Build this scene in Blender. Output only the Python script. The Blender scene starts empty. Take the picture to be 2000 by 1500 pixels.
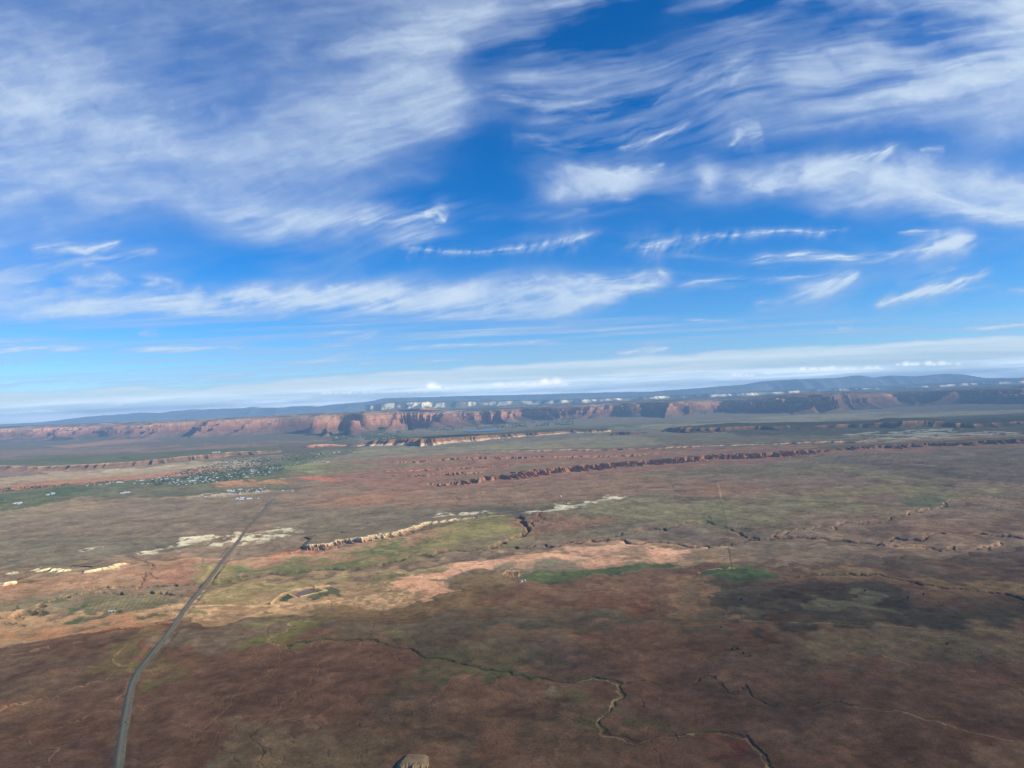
import bpy, math
import numpy as np
from mathutils import Matrix

# ------------------------------------------------------------------ camera, world, sun, exposure
F = 1444.0                       # focal length in pixels of the 2000 x 1500 photograph
CAM_H = 600.0                    # metres above the desert floor
PITCH = math.atan(31.0 / F)
ROLL = math.atan(0.044)
SUN_EL, SUN_AZ = math.radians(25), math.radians(106)   # azimuth clockwise from +Y: to the right and behind

scene = bpy.context.scene
fwd = np.array([0, math.cos(PITCH), math.sin(PITCH)])
r0 = np.array([1.0, 0, 0]); u0 = np.array([0, -math.sin(PITCH), math.cos(PITCH)])
RIGHT = math.cos(ROLL) * r0 - math.sin(ROLL) * u0
UP = math.sin(ROLL) * r0 + math.cos(ROLL) * u0
camd = bpy.data.cameras.new("camera"); cam = bpy.data.objects.new("camera", camd)
scene.collection.objects.link(cam)
cam.matrix_world = Matrix(((RIGHT[0], UP[0], -fwd[0], 0), (RIGHT[1], UP[1], -fwd[1], 0),
                           (RIGHT[2], UP[2], -fwd[2], CAM_H), (0, 0, 0, 1)))
camd.sensor_width = 36; camd.lens = F * 36 / 2000; camd.clip_start = 1; camd.clip_end = 900000
scene.camera = cam

world = bpy.data.worlds.new("World"); scene.world = world; world.use_nodes = True
wn, wl = world.node_tree.nodes, world.node_tree.links; wn.clear()
sky = wn.new('ShaderNodeTexSky'); sky.sky_type = 'NISHITA'; sky.sun_disc = False
sky.sun_elevation = SUN_EL; sky.sun_rotation = SUN_AZ
sky.altitude = 2200; sky.air_density = 1.0; sky.dust_density = 0.3; sky.ozone_density = 3.0
bg = wn.new('ShaderNodeBackground'); bg.inputs[1].default_value = 0.13
wo = wn.new('ShaderNodeOutputWorld')
hs = wn.new('ShaderNodeHueSaturation'); hs.inputs['Saturation'].default_value = 1.42
vm = wn.new('ShaderNodeVectorMath'); vm.operation = 'MULTIPLY'; vm.inputs[1].default_value = (0.84, 1.0, 1.2)
wl.new(sky.outputs[0], hs.inputs['Color']); wl.new(hs.outputs[0], vm.inputs[0]); wl.new(vm.outputs[0], bg.inputs[0]); wl.new(bg.outputs[0], wo.inputs[0])

sund = bpy.data.lights.new("sun", 'SUN'); sund.energy = 4.8; sund.angle = math.radians(0.5); sund.color = (1, 0.93, 0.82)
sun = bpy.data.objects.new("sun", sund); scene.collection.objects.link(sun)
sdir = np.array([math.sin(SUN_AZ) * math.cos(SUN_EL), math.cos(SUN_AZ) * math.cos(SUN_EL), math.sin(SUN_EL)])
from mathutils import Vector
sun.rotation_euler = Vector(-sdir).to_track_quat('-Z', 'Y').to_euler()
sun.location = (3000, -3000, 3000)

scene.view_settings.view_transform = 'Standard'; scene.view_settings.look = 'None'
scene.view_settings.gamma = 1; scene.view_settings.use_curve_mapping = False
scene.view_settings.exposure = 0.0
scene.cycles.max_bounces = 6; scene.cycles.diffuse_bounces = 2; scene.cycles.volume_bounces = 4
scene.cycles.transparent_max_bounces = 8
scene.cycles.use_denoising = True; scene.cycles.use_adaptive_sampling = True; scene.cycles.adaptive_threshold = 0.01

# ------------------------------------------------------------------ pixel <-> world
def ray(u, v):
    u = np.asarray(u, float)[..., None]; v = np.asarray(v, float)[..., None]
    return fwd + RIGHT * (u - 1000) / F + UP * (750 - v) / F
def on_ground(u, v, z=0.0):
    d = ray(u, v); t = (z - CAM_H) / np.minimum(d[..., 2], -1e-4)
    return d[..., 0] * t, d[..., 1] * t
def at_depth(u, v, D):
    d = ray(u, v); t = D / d[..., 1]
    return d[..., 0] * t, d[..., 1] * t, CAM_H + d[..., 2] * t
def proj(x, y, z=0.0):
    p = np.stack([x, y, np.zeros_like(x) + z - CAM_H], -1)
    w = p @ fwd
    return 1000 + F * (p @ RIGHT) / w, 750 - F * (p @ UP) / w

# ------------------------------------------------------------------ noise
def _hash(ix, iy, seed):
    h = (ix.astype(np.int64) * 374761393 + iy.astype(np.int64) * 668265263 + seed * 1274126177) & 0xffffffff
    h = ((h ^ (h >> 13)) * 1274126177) & 0xffffffff
    h = h ^ (h >> 16)
    return (h & 0xffff).astype(np.float32) / 32767.5 - 1
def noise(x, y, seed=0):
    x0 = np.floor(x); y0 = np.floor(y); fx = (x - x0).astype(np.float32); fy = (y - y0).astype(np.float32)
    sx = fx * fx * fx * (fx * (fx * 6 - 15) + 10); sy = fy * fy * fy * (fy * (fy * 6 - 15) + 10)
    a = _hash(x0, y0, seed); b = _hash(x0 + 1, y0, seed); c = _hash(x0, y0 + 1, seed); d = _hash(x0 + 1, y0 + 1, seed)
    return (a + (b - a) * sx) * (1 - sy) + (c + (d - c) * sx) * sy
def fbm(x, y, octv=5, seed=0, gain=0.5, lac=2.03):
    s = 0; a = 1; n = 0
    for i in range(octv):
        s = s + a * noise(x, y, seed + i * 17); n += a; a *= gain
        x, y = (x * 0.8 - y * 0.6) * lac + 3.7, (x * 0.6 + y * 0.8) * lac - 1.3
    return s / n
def sst(a, b, x):
    t = np.clip((x - a) / (b - a), 0, 1); return t * t * (3 - 2 * t)
def C8(r, g, b, k=1.0):
    c = np.array([r, g, b], float) / 255
    c = np.where(c < 0.04045, c / 12.92, ((c + 0.055) / 1.055) ** 2.4) * k
    return ((c * 0.82 + 0.18 * (c @ [.3, .55, .15])) * np.array([1.11, 1.0, .70])).astype(np.float32)

# ------------------------------------------------------------------ mesh and material helpers
def grid_mesh(name, X, Y, Z, col=None, mat=None, attrs=None, smooth=True):
    nr, nc = X.shape
    me = bpy.data.meshes.new(name)
    co = np.stack([X, Y, Z], -1).astype(np.float32).reshape(-1)
    me.vertices.add(nr * nc); me.vertices.foreach_set('co', co)
    i = np.arange(nr - 1)[:, None] * nc + np.arange(nc - 1)[None]
    q = np.stack([i, i + 1, i + nc + 1, i + nc], -1).reshape(-1).astype(np.int32)
    nf = (nr - 1) * (nc - 1)
    me.loops.add(nf * 4); me.loops.foreach_set('vertex_index', q)
    me.polygons.add(nf); me.polygons.foreach_set('loop_start', np.arange(nf, dtype=np.int32) * 4)
    me.update(calc_edges=True)
    if smooth: me.polygons.foreach_set('use_smooth', np.ones(nf, bool))
    if col is not None:
        a = me.color_attributes.new('Col', 'FLOAT_COLOR', 'POINT')
        a.data.foreach_set('color', np.concatenate([col.reshape(-1, 3), np.ones((nr * nc, 1))], 1).astype(np.float32).reshape(-1))
    for k, v in (attrs or {}).items():
        a = me.attributes.new(k, 'FLOAT', 'POINT'); a.data.foreach_set('value', v.astype(np.float32).reshape(-1))
    if mat: me.materials.append(mat)
    o = bpy.data.objects.new(name, me); scene.collection.objects.link(o)
    return o
def poly_mesh(name, verts, faces, mats, fm=None, parent=None):
    me = bpy.data.meshes.new(name); me.from_pydata(verts, [], faces)
    for m in mats: me.materials.append(m)
    if fm: me.polygons.foreach_set('material_index', fm)
    me.update()
    o = bpy.data.objects.new(name, me); scene.collection.objects.link(o)
    if parent: o.parent = parent
    return o
def struct(o, label=None, kind='structure'):
    o['kind'] = kind
    if label: o['label'] = label
    return o
def tag(o, label, cat, group=None):
    o['label'] = label; o['category'] = cat
    if group: o['group'] = group
    return o

def terrain_mat(name, scales, amt, speck=None, bump=None):
    m = bpy.data.materials.new(name); m.use_nodes = True
    n, l = m.node_tree.nodes, m.node_tree.links; n.clear()
    out = n.new('ShaderNodeOutputMaterial'); b = n.new('ShaderNodeBsdfDiffuse'); b.inputs['Roughness'].default_value = 0.4
    l.new(b.outputs[0], out.inputs[0])
    at = n.new('ShaderNodeAttribute'); at.attribute_name = 'Col'
    tc = n.new('ShaderNodeTexCoord'); cur = at.outputs['Color']
    for s, a in zip(scales, amt):
        t = n.new('ShaderNodeTexNoise'); t.inputs['Scale'].default_value = 1.0 / s; t.inputs['Detail'].default_value = 4
        t.inputs['Roughness'].default_value = 0.65
        l.new(tc.outputs['Object'], t.inputs['Vector'])
        r = n.new('ShaderNodeMapRange'); r.inputs[1].default_value = 0.3; r.inputs[2].default_value = 0.7
        r.inputs[3].default_value = 1 - a; r.inputs[4].default_value = 1 + a
        l.new(t.outputs[0], r.inputs[0])
        v = n.new('ShaderNodeVectorMath'); v.operation = 'SCALE'
        l.new(cur, v.inputs[0]); l.new(r.outputs[0], v.inputs['Scale']); cur = v.outputs[0]
    if speck:
        size, lo, hi, sc = speck
        t = n.new('ShaderNodeTexNoise'); t.inputs['Scale'].default_value = 1.0 / size; t.inputs['Detail'].default_value = 2
        l.new(tc.outputs['Object'], t.inputs['Vector'])
        r = n.new('ShaderNodeMapRange'); r.inputs[1].default_value = lo; r.inputs[2].default_value = hi
        l.new(t.outputs[0], r.inputs[0])
        mx = n.new('ShaderNodeMix'); mx.data_type = 'RGBA'
        l.new(r.outputs[0], mx.inputs[0]); l.new(cur, mx.inputs[6]); mx.inputs[7].default_value = (*sc, 1); cur = mx.outputs[2]
    l.new(cur, b.inputs['Color'])
    if bump:
        t = n.new('ShaderNodeTexNoise'); t.inputs['Scale'].default_value = 1.0 / bump[0]; t.inputs['Detail'].default_value = 5
        l.new(tc.outputs['Object'], t.inputs['Vector'])
        bp = n.new('ShaderNodeBump'); bp.inputs['Strength'].default_value = 1.0; bp.inputs['Distance'].default_value = bump[1]
        l.new(t.outputs[0], bp.inputs['Height']); l.new(bp.outputs[0], b.inputs['Normal'])
    return m
def flat_mat(name, c, rough=0.8, var=0.15, scale=0.3, spec=0.3):
    m = bpy.data.materials.new(name); m.use_nodes = True
    n, l = m.node_tree.nodes, m.node_tree.links
    b = n['Principled BSDF']; b.inputs['Roughness'].default_value = rough; b.inputs['Specular IOR Level'].default_value = spec
    tc = n.new('ShaderNodeTexCoord'); t = n.new('ShaderNodeTexNoise'); t.inputs['Scale'].default_value = scale
    l.new(tc.outputs['Object'], t.inputs['Vector'])
    r = n.new('ShaderNodeMapRange'); r.inputs[1].default_value = .3; r.inputs[2].default_value = .7
    r.inputs[3].default_value = 1 - var; r.inputs[4].default_value = 1 + var
    l.new(t.outputs[0], r.inputs[0]); v = n.new('ShaderNodeVectorMath'); v.operation = 'SCALE'
    v.inputs[0].default_value = c; l.new(r.outputs[0], v.inputs['Scale']); l.new(v.outputs[0], b.inputs['Base Color'])
    return m

# ------------------------------------------------------------------ painting helpers (arrays U, V in photo pixels of the ground point)
def seg_dist(U, V, pts, kv=1.0):
    """distance to a polyline (v scaled by kv); returns distance, arc parameter 0..1 and index bbox mask"""
    P = np.array(pts, np.float32)[:, :2].copy(); P[:, 1] *= kv; Vs = V * kv
    best = np.full(U.shape, 1e9, np.float32); tt = np.zeros(U.shape, np.float32); side = np.zeros(U.shape, np.float32)
    L = np.hypot(*(P[1:] - P[:-1]).T); cum = np.concatenate([[0], np.cumsum(L)]); tot = max(cum[-1], 1e-6)
    for k in range(len(P) - 1):
        a, b = P[k], P[k + 1]; d = b - a; q = max(d @ d, 1e-9)
        t = np.clip(((U - a[0]) * d[0] + (Vs - a[1]) * d[1]) / q, 0, 1)
        du = U - a[0] - t * d[0]; dv = Vs - a[1] - t * d[1]
        dist = du * du + dv * dv
        m = dist < best
        best = np.where(m, dist, best); tt = np.where(m, (cum[k] + t * L[k]) / tot, tt)
        side = np.where(m, np.sign(d[0] * dv - d[1] * du), side)
    return np.sqrt(best), tt, side
def inside(U, V, pts):
    P = np.array(pts, float); r = np.zeros(U.shape, bool); j = len(P) - 1
    for i in range(len(P)):
        c = ((P[i, 1] > V) != (P[j, 1] > V))
        x = (P[j, 0] - P[i, 0]) * (V - P[i, 1]) / (P[j, 1] - P[i, 1] + 1e-9) + P[i, 0]
        r ^= c & (U < x); j = i
    return r
def sub(U, V, pts, pad):
    P = np.array(pts, float)
    return np.nonzero((U > P[:, 0].min() - pad) & (U < P[:, 0].max() + pad) & (V > P[:, 1].min() - pad) & (V < P[:, 1].max() + pad))

# ------------------------------------------------------------------ the ground sheet
K = 1.62
def build_ground():
    us = np.concatenate([np.arange(-450, -60, 8), np.arange(-60, 2060, 1.7), np.arange(2060, 2451, 8)])
    ws = np.concatenate([np.arange(11, 60, 0.8), np.arange(60, 830, 1.12), np.geomspace(835, 3000, 14)])
    ys = np.concatenate([CAM_H * F / ws, [200, -500, -3000]])
    a = (us - 1000) / F
    X = a[None] * np.maximum(ys[:, None], 1400.0 * 1.0); Y = np.repeat(ys[:, None], len(us), 1)
    # columns follow rays only as far as the photo reaches; nearer rows keep a constant width
    near = ys < 1400
    X[near] = a[None] * 1400.0
    # keep resolution inside the frame: rows nearer than 1400 m still fall within +-0.8*1400
    yy = np.maximum(Y, 500.0)
    U, V = proj(X, yy); U = U.astype(np.float32); V = V.astype(np.float32)
    X32, Y32 = X.astype(np.float32), Y.astype(np.float32)
    cell = yy / F * 1.7 * (yy / CAM_H) ** 0.5          # metres per vertex, for dropping octaves too fine for it
    def wn_(L, seed, oc=4):
        return fbm(X / L, Y / L, oc, seed) * np.clip(L / cell * 0.35, 0, 1)
    nA = wn_(2600, 1, 5); nB = wn_(900, 5, 5); nC = wn_(320, 9, 5); nD = wn_(110, 13, 4); nE = wn_(36, 15, 3)
    nF = wn_(1500, 21, 5); nG = wn_(480, 25, 5); nH = wn_(160, 29, 4)
    # warped photo coordinates so that no painted border is a clean line
    px_u = F / yy * 120; px_v = px_u * CAM_H / yy
    WU = U + (nC * 1.1 + nH * 0.8 + nE * .25) * px_u + nD * 9
    WV = V + (nG * 1.1 + nD * 0.8 + nE * .3) * px_v + nE * 3
    Vh = V - (825 - 0.044 * U)                          # pixels below the horizon
    Cc = np.zeros(U.shape + (3,), np.float32)
    dep = np.zeros(U.shape, np.float32)                 # height changes
    def mixin(m, c, idx=None):
        c = np.asarray(c, np.float32)
        if idx is None: Cc[...] = Cc * (1 - m[..., None]) + c * m[..., None]
        else: Cc[idx] = Cc[idx] * (1 - m[..., None]) + c * m[..., None]
    def poly(pts, c, al=1.0, soft=6, kv=2.5, nz=None, cut=(-.2, .2), warp=1.0):
        if min(p[1] for p in pts) > 1180 and soft > 5: soft = soft * 2.6; cut = (cut[0] - .25, cut[1] + .3); warp *= 1.4
        elif soft > 5: cut = (cut[0] - .1, cut[1] + .1); warp *= 1.2
        idx = sub(WU, WV, pts, soft * 2 + 4)
        if len(idx[0]) == 0: return
        u = U[idx] + (WU[idx] - U[idx]) * warp; v = V[idx] + (WV[idx] - V[idx]) * warp
        d, _, _ = seg_dist(u, v, list(pts) + [pts[0]], kv)
        sd = np.where(inside(u, v, pts), d, -d)
        m = sst(-soft * 0.5, soft * 0.5, sd) * al
        if nz is not None: m = m * sst(cut[0], cut[1], nz[idx])
        mixin(m, C8(*c, K), idx)
    def line(pts, c, w=2.0, al=1.0, kv=1.6, warp=0.3, soft=0.6, wig=0.0, carve=0.0, bank=None, taper=False, brk=None):
        idx = sub(U, V, pts, 40 + w * 3)
        if len(idx[0]) == 0: return
        u = U[idx] + (WU[idx] - U[idx]) * warp; v = V[idx] + (WV[idx] - V[idx]) * warp
        if wig: u = u + wig * noise(u / (wig * 3), v / (wig * 2), 77); v = v + wig * 0.5 * noise(u / (wig * 3) + 50, v / (wig * 2), 78)
        d, t, s = seg_dist(u, v, pts, kv)
        ww = w * (1 - 0.8 * t) if taper else w
        ww = ww * np.clip(1 + 0.8 * nE[idx], .7, 1.5)
        if bank is not None:
            bw, bc, ba = bank
            mixin(sst(ww + bw, ww * 0.6, d) * ba * sst(-.35, .15, nH[idx] + nD[idx]), C8(*bc, K), idx)
        m = sst(ww * (1 + soft), ww * (1 - soft), d) * al
        if brk is not None: m = m * sst(brk[0], brk[1], nD[idx] + nE[idx] * .5)
        if c is not None: mixin(m, C8(*c, K), idx)
        if carve: dep[idx] -= carve * sst(ww * 1.6, ww * 0.5, d)
    # ---- base: mid-plain brown, varied
    Cc[:] = C8(122, 104, 90, K)
    mixin(sst(-.1, .35, nA), C8(128, 98, 82, K)); mixin(sst(-.05, .4, nB + nF * .5) * .6, C8(112, 106, 82, K))
    mixin(sst(.05, .45, nF) * .6, C8(104, 94, 86, K))
    # ---- far country, seen between the cliffs
    poly([(-450, 870), (0, 845), (600, 822), (1300, 790), (2450, 760), (2450, 815), (2000, 835), (1300, 862), (900, 878), (620, 890), (540, 905), (-450, 925)], (112, 104, 92), 1, 12)
    poly([(-450, 870), (0, 845), (700, 822), (700, 880), (480, 892), (-450, 925)], (86, 84, 74), .85, 8)
    for p in ([(0, 880), (330, 868), (420, 872), (200, 886), (0, 893)], [(60, 868), (300, 858), (330, 862), (120, 876)], [(350, 868), (620, 858), (650, 862), (420, 876)],
              [(230, 880), (480, 868), (560, 873), (300, 888)], [(-300, 905), (0, 893), (100, 892), (0, 903)]):
        poly(p, (124, 100, 92), .75, 7, nz=nB + nC, cut=(-.35, .2))
    poly([(100, 872), (230, 858), (330, 853), (250, 864), (130, 876)], (150, 110, 90), .7, 5)
    poly([(690, 850), (1000, 838), (1300, 824), (1500, 822), (1400, 832), (1250, 838), (1000, 846), (720, 856)], (78, 92, 66), .8, 6, nz=nG, cut=(-.5, .1))
    poly([(1190, 836), (1420, 818), (1700, 806), (2000, 800), (2300, 790), (2300, 803), (2000, 806), (1740, 818), (1480, 828), (1300, 838)], (138, 132, 104), .8, 7, nz=nB + nC, cut=(-.45, .1))
    poly([(1400, 834), (1600, 826), (1760, 818), (2000, 808), (2450, 796), (2450, 842), (2000, 848), (1700, 856), (1450, 856)], (70, 72, 64), .9, 6)
    poly([(1600, 868), (1680, 846), (1800, 838), (1950, 842), (2000, 846), (2000, 852), (1820, 862), (1700, 868)], (158, 158, 142), .75, 8, nz=nC + nD, cut=(-.05, .12))
    poly([(1250, 848), (1700, 852), (1680, 868), (1300, 880), (1100, 884), (1150, 860)], (104, 98, 84), .8, 8)
    poly([(620, 884), (700, 876), (900, 872), (1100, 858), (1250, 850), (1300, 868), (1150, 884), (900, 895), (700, 905), (560, 915)], (130, 124, 98), .75, 10, nz=nB + nC, cut=(-.6, .1))
    # ledge country and its sand
    poly([(-450, 975), (0, 925), (200, 916), (420, 900), (520, 896), (470, 910), (330, 925), (100, 948), (-450, 1000)], (150, 132, 112), .9, 6)
    poly([(-300, 975), (60, 942), (180, 932), (300, 925), (420, 912), (430, 917), (330, 932), (150, 948), (0, 962), (-300, 990)], (158, 108, 84), .9, 5)
    poly([(200, 918), (470, 902), (480, 906), (200, 924)], (176, 160, 132), .8, 4, nz=nC, cut=(-.3, .2))
    poly([(-100, 930), (60, 921), (100, 925), (-100, 940)], (108, 92, 92), .8, 4)
    # valley floor, farms
    poly([(-450, 1000), (0, 960), (150, 945), (330, 932), (540, 905), (600, 888), (700, 876), (690, 884), (620, 896), (570, 920), (545, 945), (400, 955), (300, 962), (150, 975), (0, 1000), (-450, 1045)], (84, 94, 70), .9, 6)
    poly([(-450, 1003), (0, 966), (140, 952), (220, 955), (150, 968), (0, 985), (-450, 1030)], (62, 88, 60), .7, 5, nz=nC, cut=(-.4, .2))
    poly([(200, 966), (420, 950), (560, 945), (540, 952), (420, 962), (200, 978)], (98, 98, 80), .9, 5)
    poly([(550, 912), (660, 906), (700, 912), (600, 925)], (128, 140, 88), .8, 5)
    poly([(430, 945), (560, 938), (545, 944), (420, 952)], (168, 118, 84), .8, 3)
    poly([(560, 931), (640, 933), (740, 930), (700, 936), (640, 940), (600, 938)], (172, 100, 78), .85, 3)
    poly([(380, 968), (470, 957), (540, 955), (540, 962), (470, 977), (300, 984)], (168, 150, 120), .7, 5, nz=nD + nC, cut=(-.3, .2))
    poly([(300, 962), (560, 950), (600, 948), (560, 956), (300, 972)], (86, 88, 72), .7, 4)
    poly([(40, 985), (300, 972), (330, 978), (100, 992)], (160, 134, 108), .6, 5, nz=nC)
    # badlands belt
    poly([(640, 905), (900, 886), (1200, 878), (1500, 874), (1700, 864), (2000, 848), (2450, 836), (2450, 860), (2000, 872), (1700, 884), (1500, 900), (1200, 926), (950, 952), (760, 955), (620, 930)], (134, 98, 84), .95, 8)
    poly([(560, 925), (640, 905), (850, 900), (900, 905), (750, 917), (640, 928)], (112, 112, 82), .8, 6, nz=nC, cut=(-.4, .2))
    poly([(950, 912), (1250, 895), (1500, 885), (1400, 893), (1150, 908), (1000, 918)], (118, 110, 88), .8, 5)
    poly([(740, 922), (900, 905), (1150, 896), (1160, 900), (950, 916), (800, 930)], (140, 98, 82), .8, 4)
    # plains below it
    poly([(600, 945), (950, 950), (1250, 925), (1350, 960), (1200, 975), (950, 990), (650, 1000), (560, 985)], (140, 108, 90), .7, 16, nz=nB, cut=(-.5, .25))
    poly([(590, 975), (800, 955), (880, 960), (760, 975), (640, 990)], (158, 112, 88), .7, 8, nz=nC, cut=(-.4, .2))
    poly([(1340, 950), (1410, 940), (1500, 945), (1480, 965), (1350, 968)], (138, 104, 84), .7, 8)
    poly([(1600, 895), (1900, 875), (2450, 860), (2450, 940), (2000, 945), (1800, 930), (1650, 935)], (102, 92, 84), .8, 14)
    poly([(1590, 905), (1650, 903), (1730, 925), (1900, 960), (1840, 962), (1700, 935)], (130, 120, 88), .6, 12, nz=nC, cut=(-.4, .1))
    poly([(1660, 905), (1850, 905), (1900, 940), (1880, 950), (1780, 925)], (80, 76, 72), .5, 10, nz=nC, cut=(-.2, .2))
    poly([(1040, 1010), (1200, 985), (1400, 972), (1700, 960), (1850, 955), (1990, 960), (1900, 978), (1750, 1000), (1600, 1018), (1400, 1030), (1200, 1030)], (120, 114, 86), .85, 10, nz=nC + nG, cut=(-.6, 0))
    poly([(1300, 975), (1500, 975), (1480, 992), (1320, 995)], (98, 106, 74), .5, 9, nz=nC)
    poly([(1720, 975), (1830, 966), (1880, 972), (1860, 986), (1750, 990)], (90, 102, 74), .6, 7)
    poly([(1560, 955), (1760, 940), (1850, 950), (1800, 962), (1600, 970)], (134, 124, 88), .6, 8, nz=nC, cut=(-.4, .2))
    poly([(0, 995), (200, 978), (560, 965), (540, 1000), (450, 1040), (250, 1055), (-450, 1090), (-450, 1030)], (116, 102, 90), .9, 14)
    poly([(-200, 1010), (100, 988), (330, 980), (240, 1000), (0, 1020)], (140, 122, 98), .6, 10, nz=nB + nC, cut=(-.3, .3))
    poly([(-450, 1090), (0, 1050), (250, 1045), (420, 1050), (280, 1085), (0, 1112), (-450, 1150)], (104, 98, 86), .9, 12)
    poly([(560, 1000), (900, 985), (1100, 985), (1080, 1000), (900, 1010), (760, 1030), (620, 1045), (540, 1040)], (112, 102, 88), .9, 10)
    poly([(880, 995), (1010, 985), (1080, 990), (1060, 1004), (960, 1008)], (88, 86, 78), .8, 8)
    # white marl streaks
    for p, al in (([(270, 1084), (330, 1068), (380, 1055), (450, 1045), (440, 1052), (360, 1072), (300, 1086)], .9), ([(420, 1066), (500, 1048), (600, 1042), (590, 1048), (500, 1058), (440, 1070)], .85),
                  ([(480, 1040), (560, 1033), (600, 1034), (540, 1040)], .7), ([(420, 1050), (470, 1040), (560, 1031), (480, 1045)], .8), ([(180, 1075), (220, 1068), (240, 1069), (200, 1076)], .6),
                  ([(1020, 1002), (1080, 990), (1140, 984), (1150, 988), (1090, 1000)], .9), ([(1130, 988), (1190, 977), (1225, 970), (1205, 980), (1150, 992)], .9),
                  ([(830, 1012), (900, 1004), (985, 998), (900, 1011)], .85), ([(-60, 1125), (20, 1120), (30, 1127), (-60, 1135)], .8), ([(780, 1018), (880, 1006), (870, 1012), (800, 1024)], .7)):
        poly(p, (196, 188, 168), al, 4, nz=nD + nC, cut=(-.3, .15))
    # pink wash below the marl scarps and around
    poly([(-450, 1165), (0, 1135), (200, 1118), (330, 1092), (440, 1085), (430, 1130), (380, 1145), (240, 1160), (60, 1180), (-450, 1215)], (152, 116, 94), .9, 10, nz=nB + nC, cut=(-.7, 0))
    poly([(-200, 1150), (80, 1137), (100, 1145), (0, 1160), (-200, 1175)], (164, 112, 90), .8, 8)
    poly([(250, 1110), (420, 1098), (420, 1140), (300, 1148), (240, 1135)], (150, 102, 84), .6, 8, nz=nC + nD, cut=(-.3, .2))
    poly([(480, 1095), (600, 1078), (700, 1066), (840, 1035), (940, 1020), (860, 1048), (720, 1078), (560, 1100), (460, 1112)], (160, 122, 96), .9, 8)
    poly([(520, 1090), (590, 1076), (620, 1080), (560, 1092)], (168, 98, 78), .7, 5)
    # olive basin left of centre
    poly([(440, 1118), (600, 1098), (760, 1070), (860, 1046), (950, 1012), (1060, 1008), (1030, 1045), (960, 1065), (860, 1080), (740, 1095), (560, 1120), (430, 1140)], (124, 114, 74), .95, 9, nz=nC + nD, cut=(-.9, -.2))
    poly([(880, 1010), (1000, 1006), (1020, 1040), (900, 1050), (840, 1048)], (134, 124, 78), .7, 8)
    for p in ([(490, 1120), (640, 1096), (740, 1080), (800, 1058), (870, 1044), (760, 1082), (640, 1108), (520, 1124)], [(720, 1118), (800, 1108), (890, 1102), (800, 1118), (760, 1122)], [(640, 1100), (700, 1098), (720, 1104), (650, 1112)]):
        poly(p, (88, 96, 64), .8, 7, nz=nC + nD, cut=(-.5, .1))
    # the broad sand sheet
    poly([(-450, 1260), (0, 1208), (200, 1200), (350, 1190), (470, 1150), (620, 1130), (760, 1110), (860, 1098), (1010, 1080), (1200, 1068), (1400, 1068), (1440, 1085), (1420, 1100), (1300, 1102), (1150, 1110),
          (1020, 1120), (985, 1112), (920, 1125), (860, 1148), (790, 1162), (700, 1178), (600, 1195), (480, 1200), (340, 1210), (200, 1225), (90, 1248), (-450, 1310)], (154, 124, 98), .92, 7, nz=nG, cut=(-1.2, -.3))
    poly([(760, 1165), (800, 1125), (900, 1104), (1050, 1084), (1250, 1074), (1400, 1080), (1380, 1094), (1200, 1102), (1010, 1114), (920, 1122), (850, 1148), (780, 1162)], (196, 146, 120), .95, 8, nz=nC + nD, cut=(-1.3, -.5))
    poly([(1130, 1085), (1420, 1078), (1600, 1095), (1450, 1102), (1160, 1098)], (120, 100, 82), .8, 6, nz=nD + nC * .6, cut=(.0, .12))
    poly([(380, 1200), (480, 1180), (640, 1165), (800, 1130), (810, 1150), (700, 1178), (560, 1200)], (184, 146, 116), .85, 6, nz=nD + nE, cut=(-.4, .0))
    poly([(440, 1145), (700, 1120), (860, 1100), (900, 1100), (760, 1130), (560, 1165), (430, 1180)], (128, 116, 80), .8, 6, nz=nC + nD, cut=(-.5, .1))
    poly([(700, 1125), (800, 1120), (790, 1165), (640, 1185), (640, 1160)], (92, 92, 62), .7, 5, nz=nD + nE, cut=(-.02, .12))
    for k, al in ((0, .8), (1, .6)):
        poly([(430, 1140), (620, 1118), (760, 1100), (860, 1088), (980, 1075), (900, 1090), (700, 1122), (440, 1160)], (150, 118, 88) if k else (96, 84, 70), al, 6, nz=(nH if k else nD) + nE, cut=(.02, .15))
    poly([(-450, 1290), (0, 1245), (130, 1238), (300, 1212), (340, 1206), (300, 1196), (150, 1212), (0, 1228), (-450, 1262)], (164, 116, 88), .85, 7, nz=nC + nD, cut=(-.5, .1))
    # the old terraced plot left of the road
    plot = [(165, 1186), (200, 1172), (300, 1163), (358, 1162), (345, 1195), (250, 1197), (140, 1203)]
    poly(plot, (102, 96, 76), .95, 5)
    poly([(130, 1190), (180, 1183), (200, 1195), (140, 1205)], (76, 92, 66), .8, 5)
    idx = sub(U, V, plot, 3); ins = inside(U[idx], V[idx], plot)
    xs, yv = X[idx], Y[idx]
    strp = (np.abs((U[idx] + 0.7 * (V[idx] - 1180)) % 9.0 - 4.5) < 1.4) & ins & (nC[idx] + nH[idx] > -.25)
    mixin(strp * .17, C8(160, 142, 112, K), idx)
    # ---- the nearer desert, darker in tone
    near_poly = [(-450, 1330), (0, 1262), (90, 1250), (200, 1228), (345, 1212), (480, 1203), (600, 1199), (700, 1182), (790, 1166), (860, 1151), (925, 1128), (985, 1118), (1020, 1137), (1140, 1134), (1250, 1118), (1340, 1108),
                 (1450, 1096), (1700, 1080), (2450, 1060), (2450, 2600), (-450, 2600)]
    poly(near_poly, (104, 80, 68), 1, 5)
    Nm = inside(WU, WV, near_poly)
    low = sst(1180, 1330, WV)
    mixin(Nm * low * .8, C8(96, 74, 62, K))
    mixin(Nm * sst(.0, .35, nB + nG * .4) * .75, C8(98, 70, 58, K))
    mixin(Nm * sst(.02, .35, nF + nC * .4) * .7, C8(92, 84, 66, K))
    mixin(Nm * sst(.05, .35, -nB + nH * .4) * .6, C8(80, 70, 66, K))
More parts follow.
